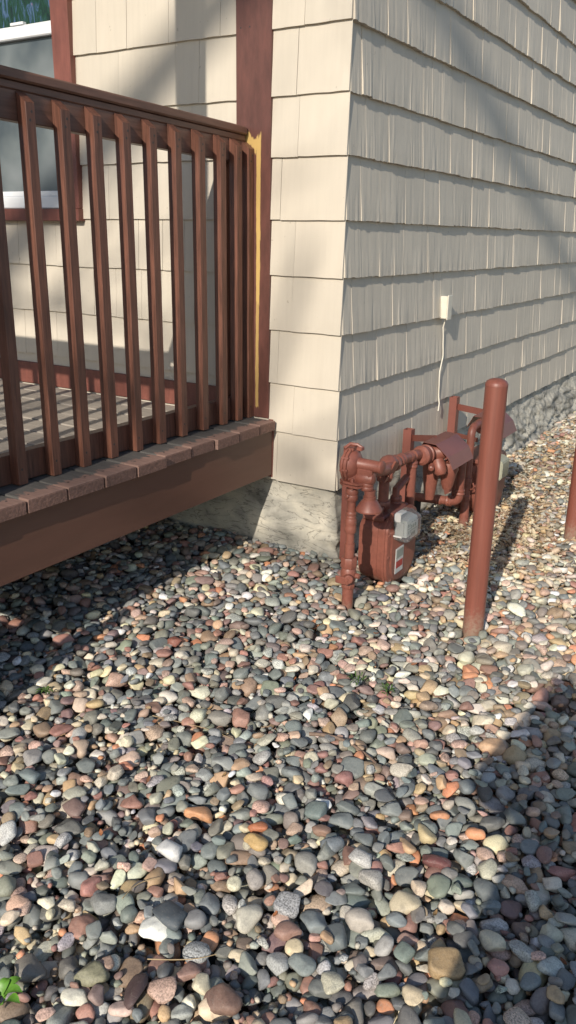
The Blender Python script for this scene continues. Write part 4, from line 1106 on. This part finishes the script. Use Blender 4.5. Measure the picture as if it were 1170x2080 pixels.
# ================================================================== THE PERSON HOLDING THE CAMERA (behind it; casts the shadow at lower right)
def skin_body(name, verts, edges, mat, parent, root=0, sub=2):
    """verts: (x,y,z,r[,r2])"""
    me = bpy.data.meshes.new(name); off = parent.location
    me.from_pydata([tuple(Vector(v[:3]) - off) for v in verts], edges, []); o = link(name, me, mat, parent)
    bpy.context.view_layer.objects.active = o
    sk = o.modifiers.new('skin', 'SKIN'); sk.use_smooth_shade = True
    for i, v in enumerate(verts):
        d = me.skin_vertices[0].data[i]; d.radius = (v[3], v[4] if len(v) > 4 else v[3]); d.use_root = (i == root)
    ss = o.modifiers.new('sub', 'SUBSURF'); ss.levels = sub; ss.render_levels = sub
    return o
PX, PY = 1.720, -3.16
G0 = ZG + .012
def P3(x, y, z): return Vector((PX + x, PY + y, G0 + z))
person = thing('person', 'person holding up a phone, seen only as the shadow on the lower right gravel', 'person', (PX, PY, G0))
LH = CAM + Vector((-.020, -.040, -.060)); RH = CAM + Vector((.070, -.030, -.060))
bod = [(*P3(0, 0, .90), .245, .16), (*P3(0, 0, 1.08), .215, .15), (*P3(0, .01, 1.24), .215, .14), (*P3(0, .01, 1.34), .17, .11), (*P3(0, .02, 1.40), .055),
       (*P3(-.17, .0, 1.30), .085), (*P3(-.265, .04, 1.08), .075), (*LH, .038),
       (*P3(.17, .0, 1.30), .085), (*P3(.24, .05, 1.06), .070), (*RH, .038)]
skin_body('jacket', bod, [(0, 1), (1, 2), (2, 3), (3, 4), (2, 5), (5, 6), (6, 7), (2, 8), (8, 9), (9, 10)], M['jacket'], person)
leg = [(*P3(0, 0, .92), .22, .15), (*P3(-.11, 0, .80), .135), (*P3(-.11, .02, .48), .095), (*P3(-.11, 0, .10), .065), (*P3(.11, 0, .80), .135), (*P3(.11, .02, .48), .095), (*P3(.11, 0, .10), .050)]
skin_body('trousers', leg, [(0, 1), (1, 2), (2, 3), (0, 4), (4, 5), (5, 6)], M['jeans'], person)
for s in (-1, 1):
    skin_body('shoe', [(*P3(.11 * s, -.05, .045), .042), (*P3(.11 * s, .06, .040), .045, .035), (*P3(.12 * s, .15, .032), .042, .028)], [(0, 1), (1, 2)], M['shoe'], person)
skin_body('head', [(*P3(0, .02, 1.38), .050), (*P3(0, .035, 1.47), .052), (*P3(0, .05, 1.54), .070, .082), (*P3(0, .045, 1.61), .075, .090)], [(0, 1), (1, 2), (2, 3)], M['skin'], person)
skin_body('hair', [(*P3(0, .00, 1.56), .080, .080), (*P3(0, .02, 1.645), .080, .088), (*P3(0, .02, 1.685), .045, .05)], [(0, 1), (1, 2)], M['hair'], person)
bmn = bmesh.new()
for c, rr in ((P3(0, .145, 1.555), .011), (P3(-.082, .04, 1.56), .014), (P3(.082, .04, 1.56), .014)): bmesh.ops.create_icosphere(bmn, subdivisions=2, radius=rr, matrix=Matrix.Translation(c - person.location) @ Matrix.Diagonal((.7, 1, 1.7, 1)))
link('nose_and_ears', bm_mesh(bmn, 'nose_and_ears', 60), M['skin'], person)
bmn = bmesh.new()
for sx in (-.030, .030): bmesh.ops.create_icosphere(bmn, subdivisions=2, radius=.009, matrix=Matrix.Translation(P3(sx, .128, 1.580) - person.location))
link('eyes', bm_mesh(bmn, 'eyes', 60), M['dark'], person)
def cpt(x, y, z): return CAM + RT * x + UP * y - FW * z
for s, W in ((-1, LH), (1, RH)):
    hv = [(*W, .024, .018), (*cpt(s * .044, -.055, .020), .024, .014)]
    he = [(0, 1)]
    for k in range(4):
        b = len(hv); yy = -.03 - .018 * k
        hv += [(*cpt(s * .050, yy, .012), .0085), (*cpt(s * .047, yy + .004, -.004 + .006), .008), (*cpt(s * .036, yy + .006, .0045), .0072)]
        he += [(1, b), (b, b + 1), (b + 1, b + 2)]
    b = len(hv); hv += [(*cpt(s * .040, -.06, .030), .010), (*cpt(s * .022, -.05, .028), .0085)]; he += [(1, b), (b, b + 1)]
    skin_body('hand', hv, he, M['skin'], person)
phone = thing('phone', 'black phone held up in both hands, seen only as part of the shadow', 'phone', tuple(cpt(0, -.062, .014)))
bm = bmesh.new(); add_box(bm, (-.036, -.075, -.004), (.036, .075, .004), .003)
o = link('phone_body', bm_mesh(bm, 'phone_body'), M['phone'], phone); phone.rotation_euler = CROT.to_euler()

SC.render.engine = 'CYCLES'
tris = 0
print('objects', len(bpy.data.objects))
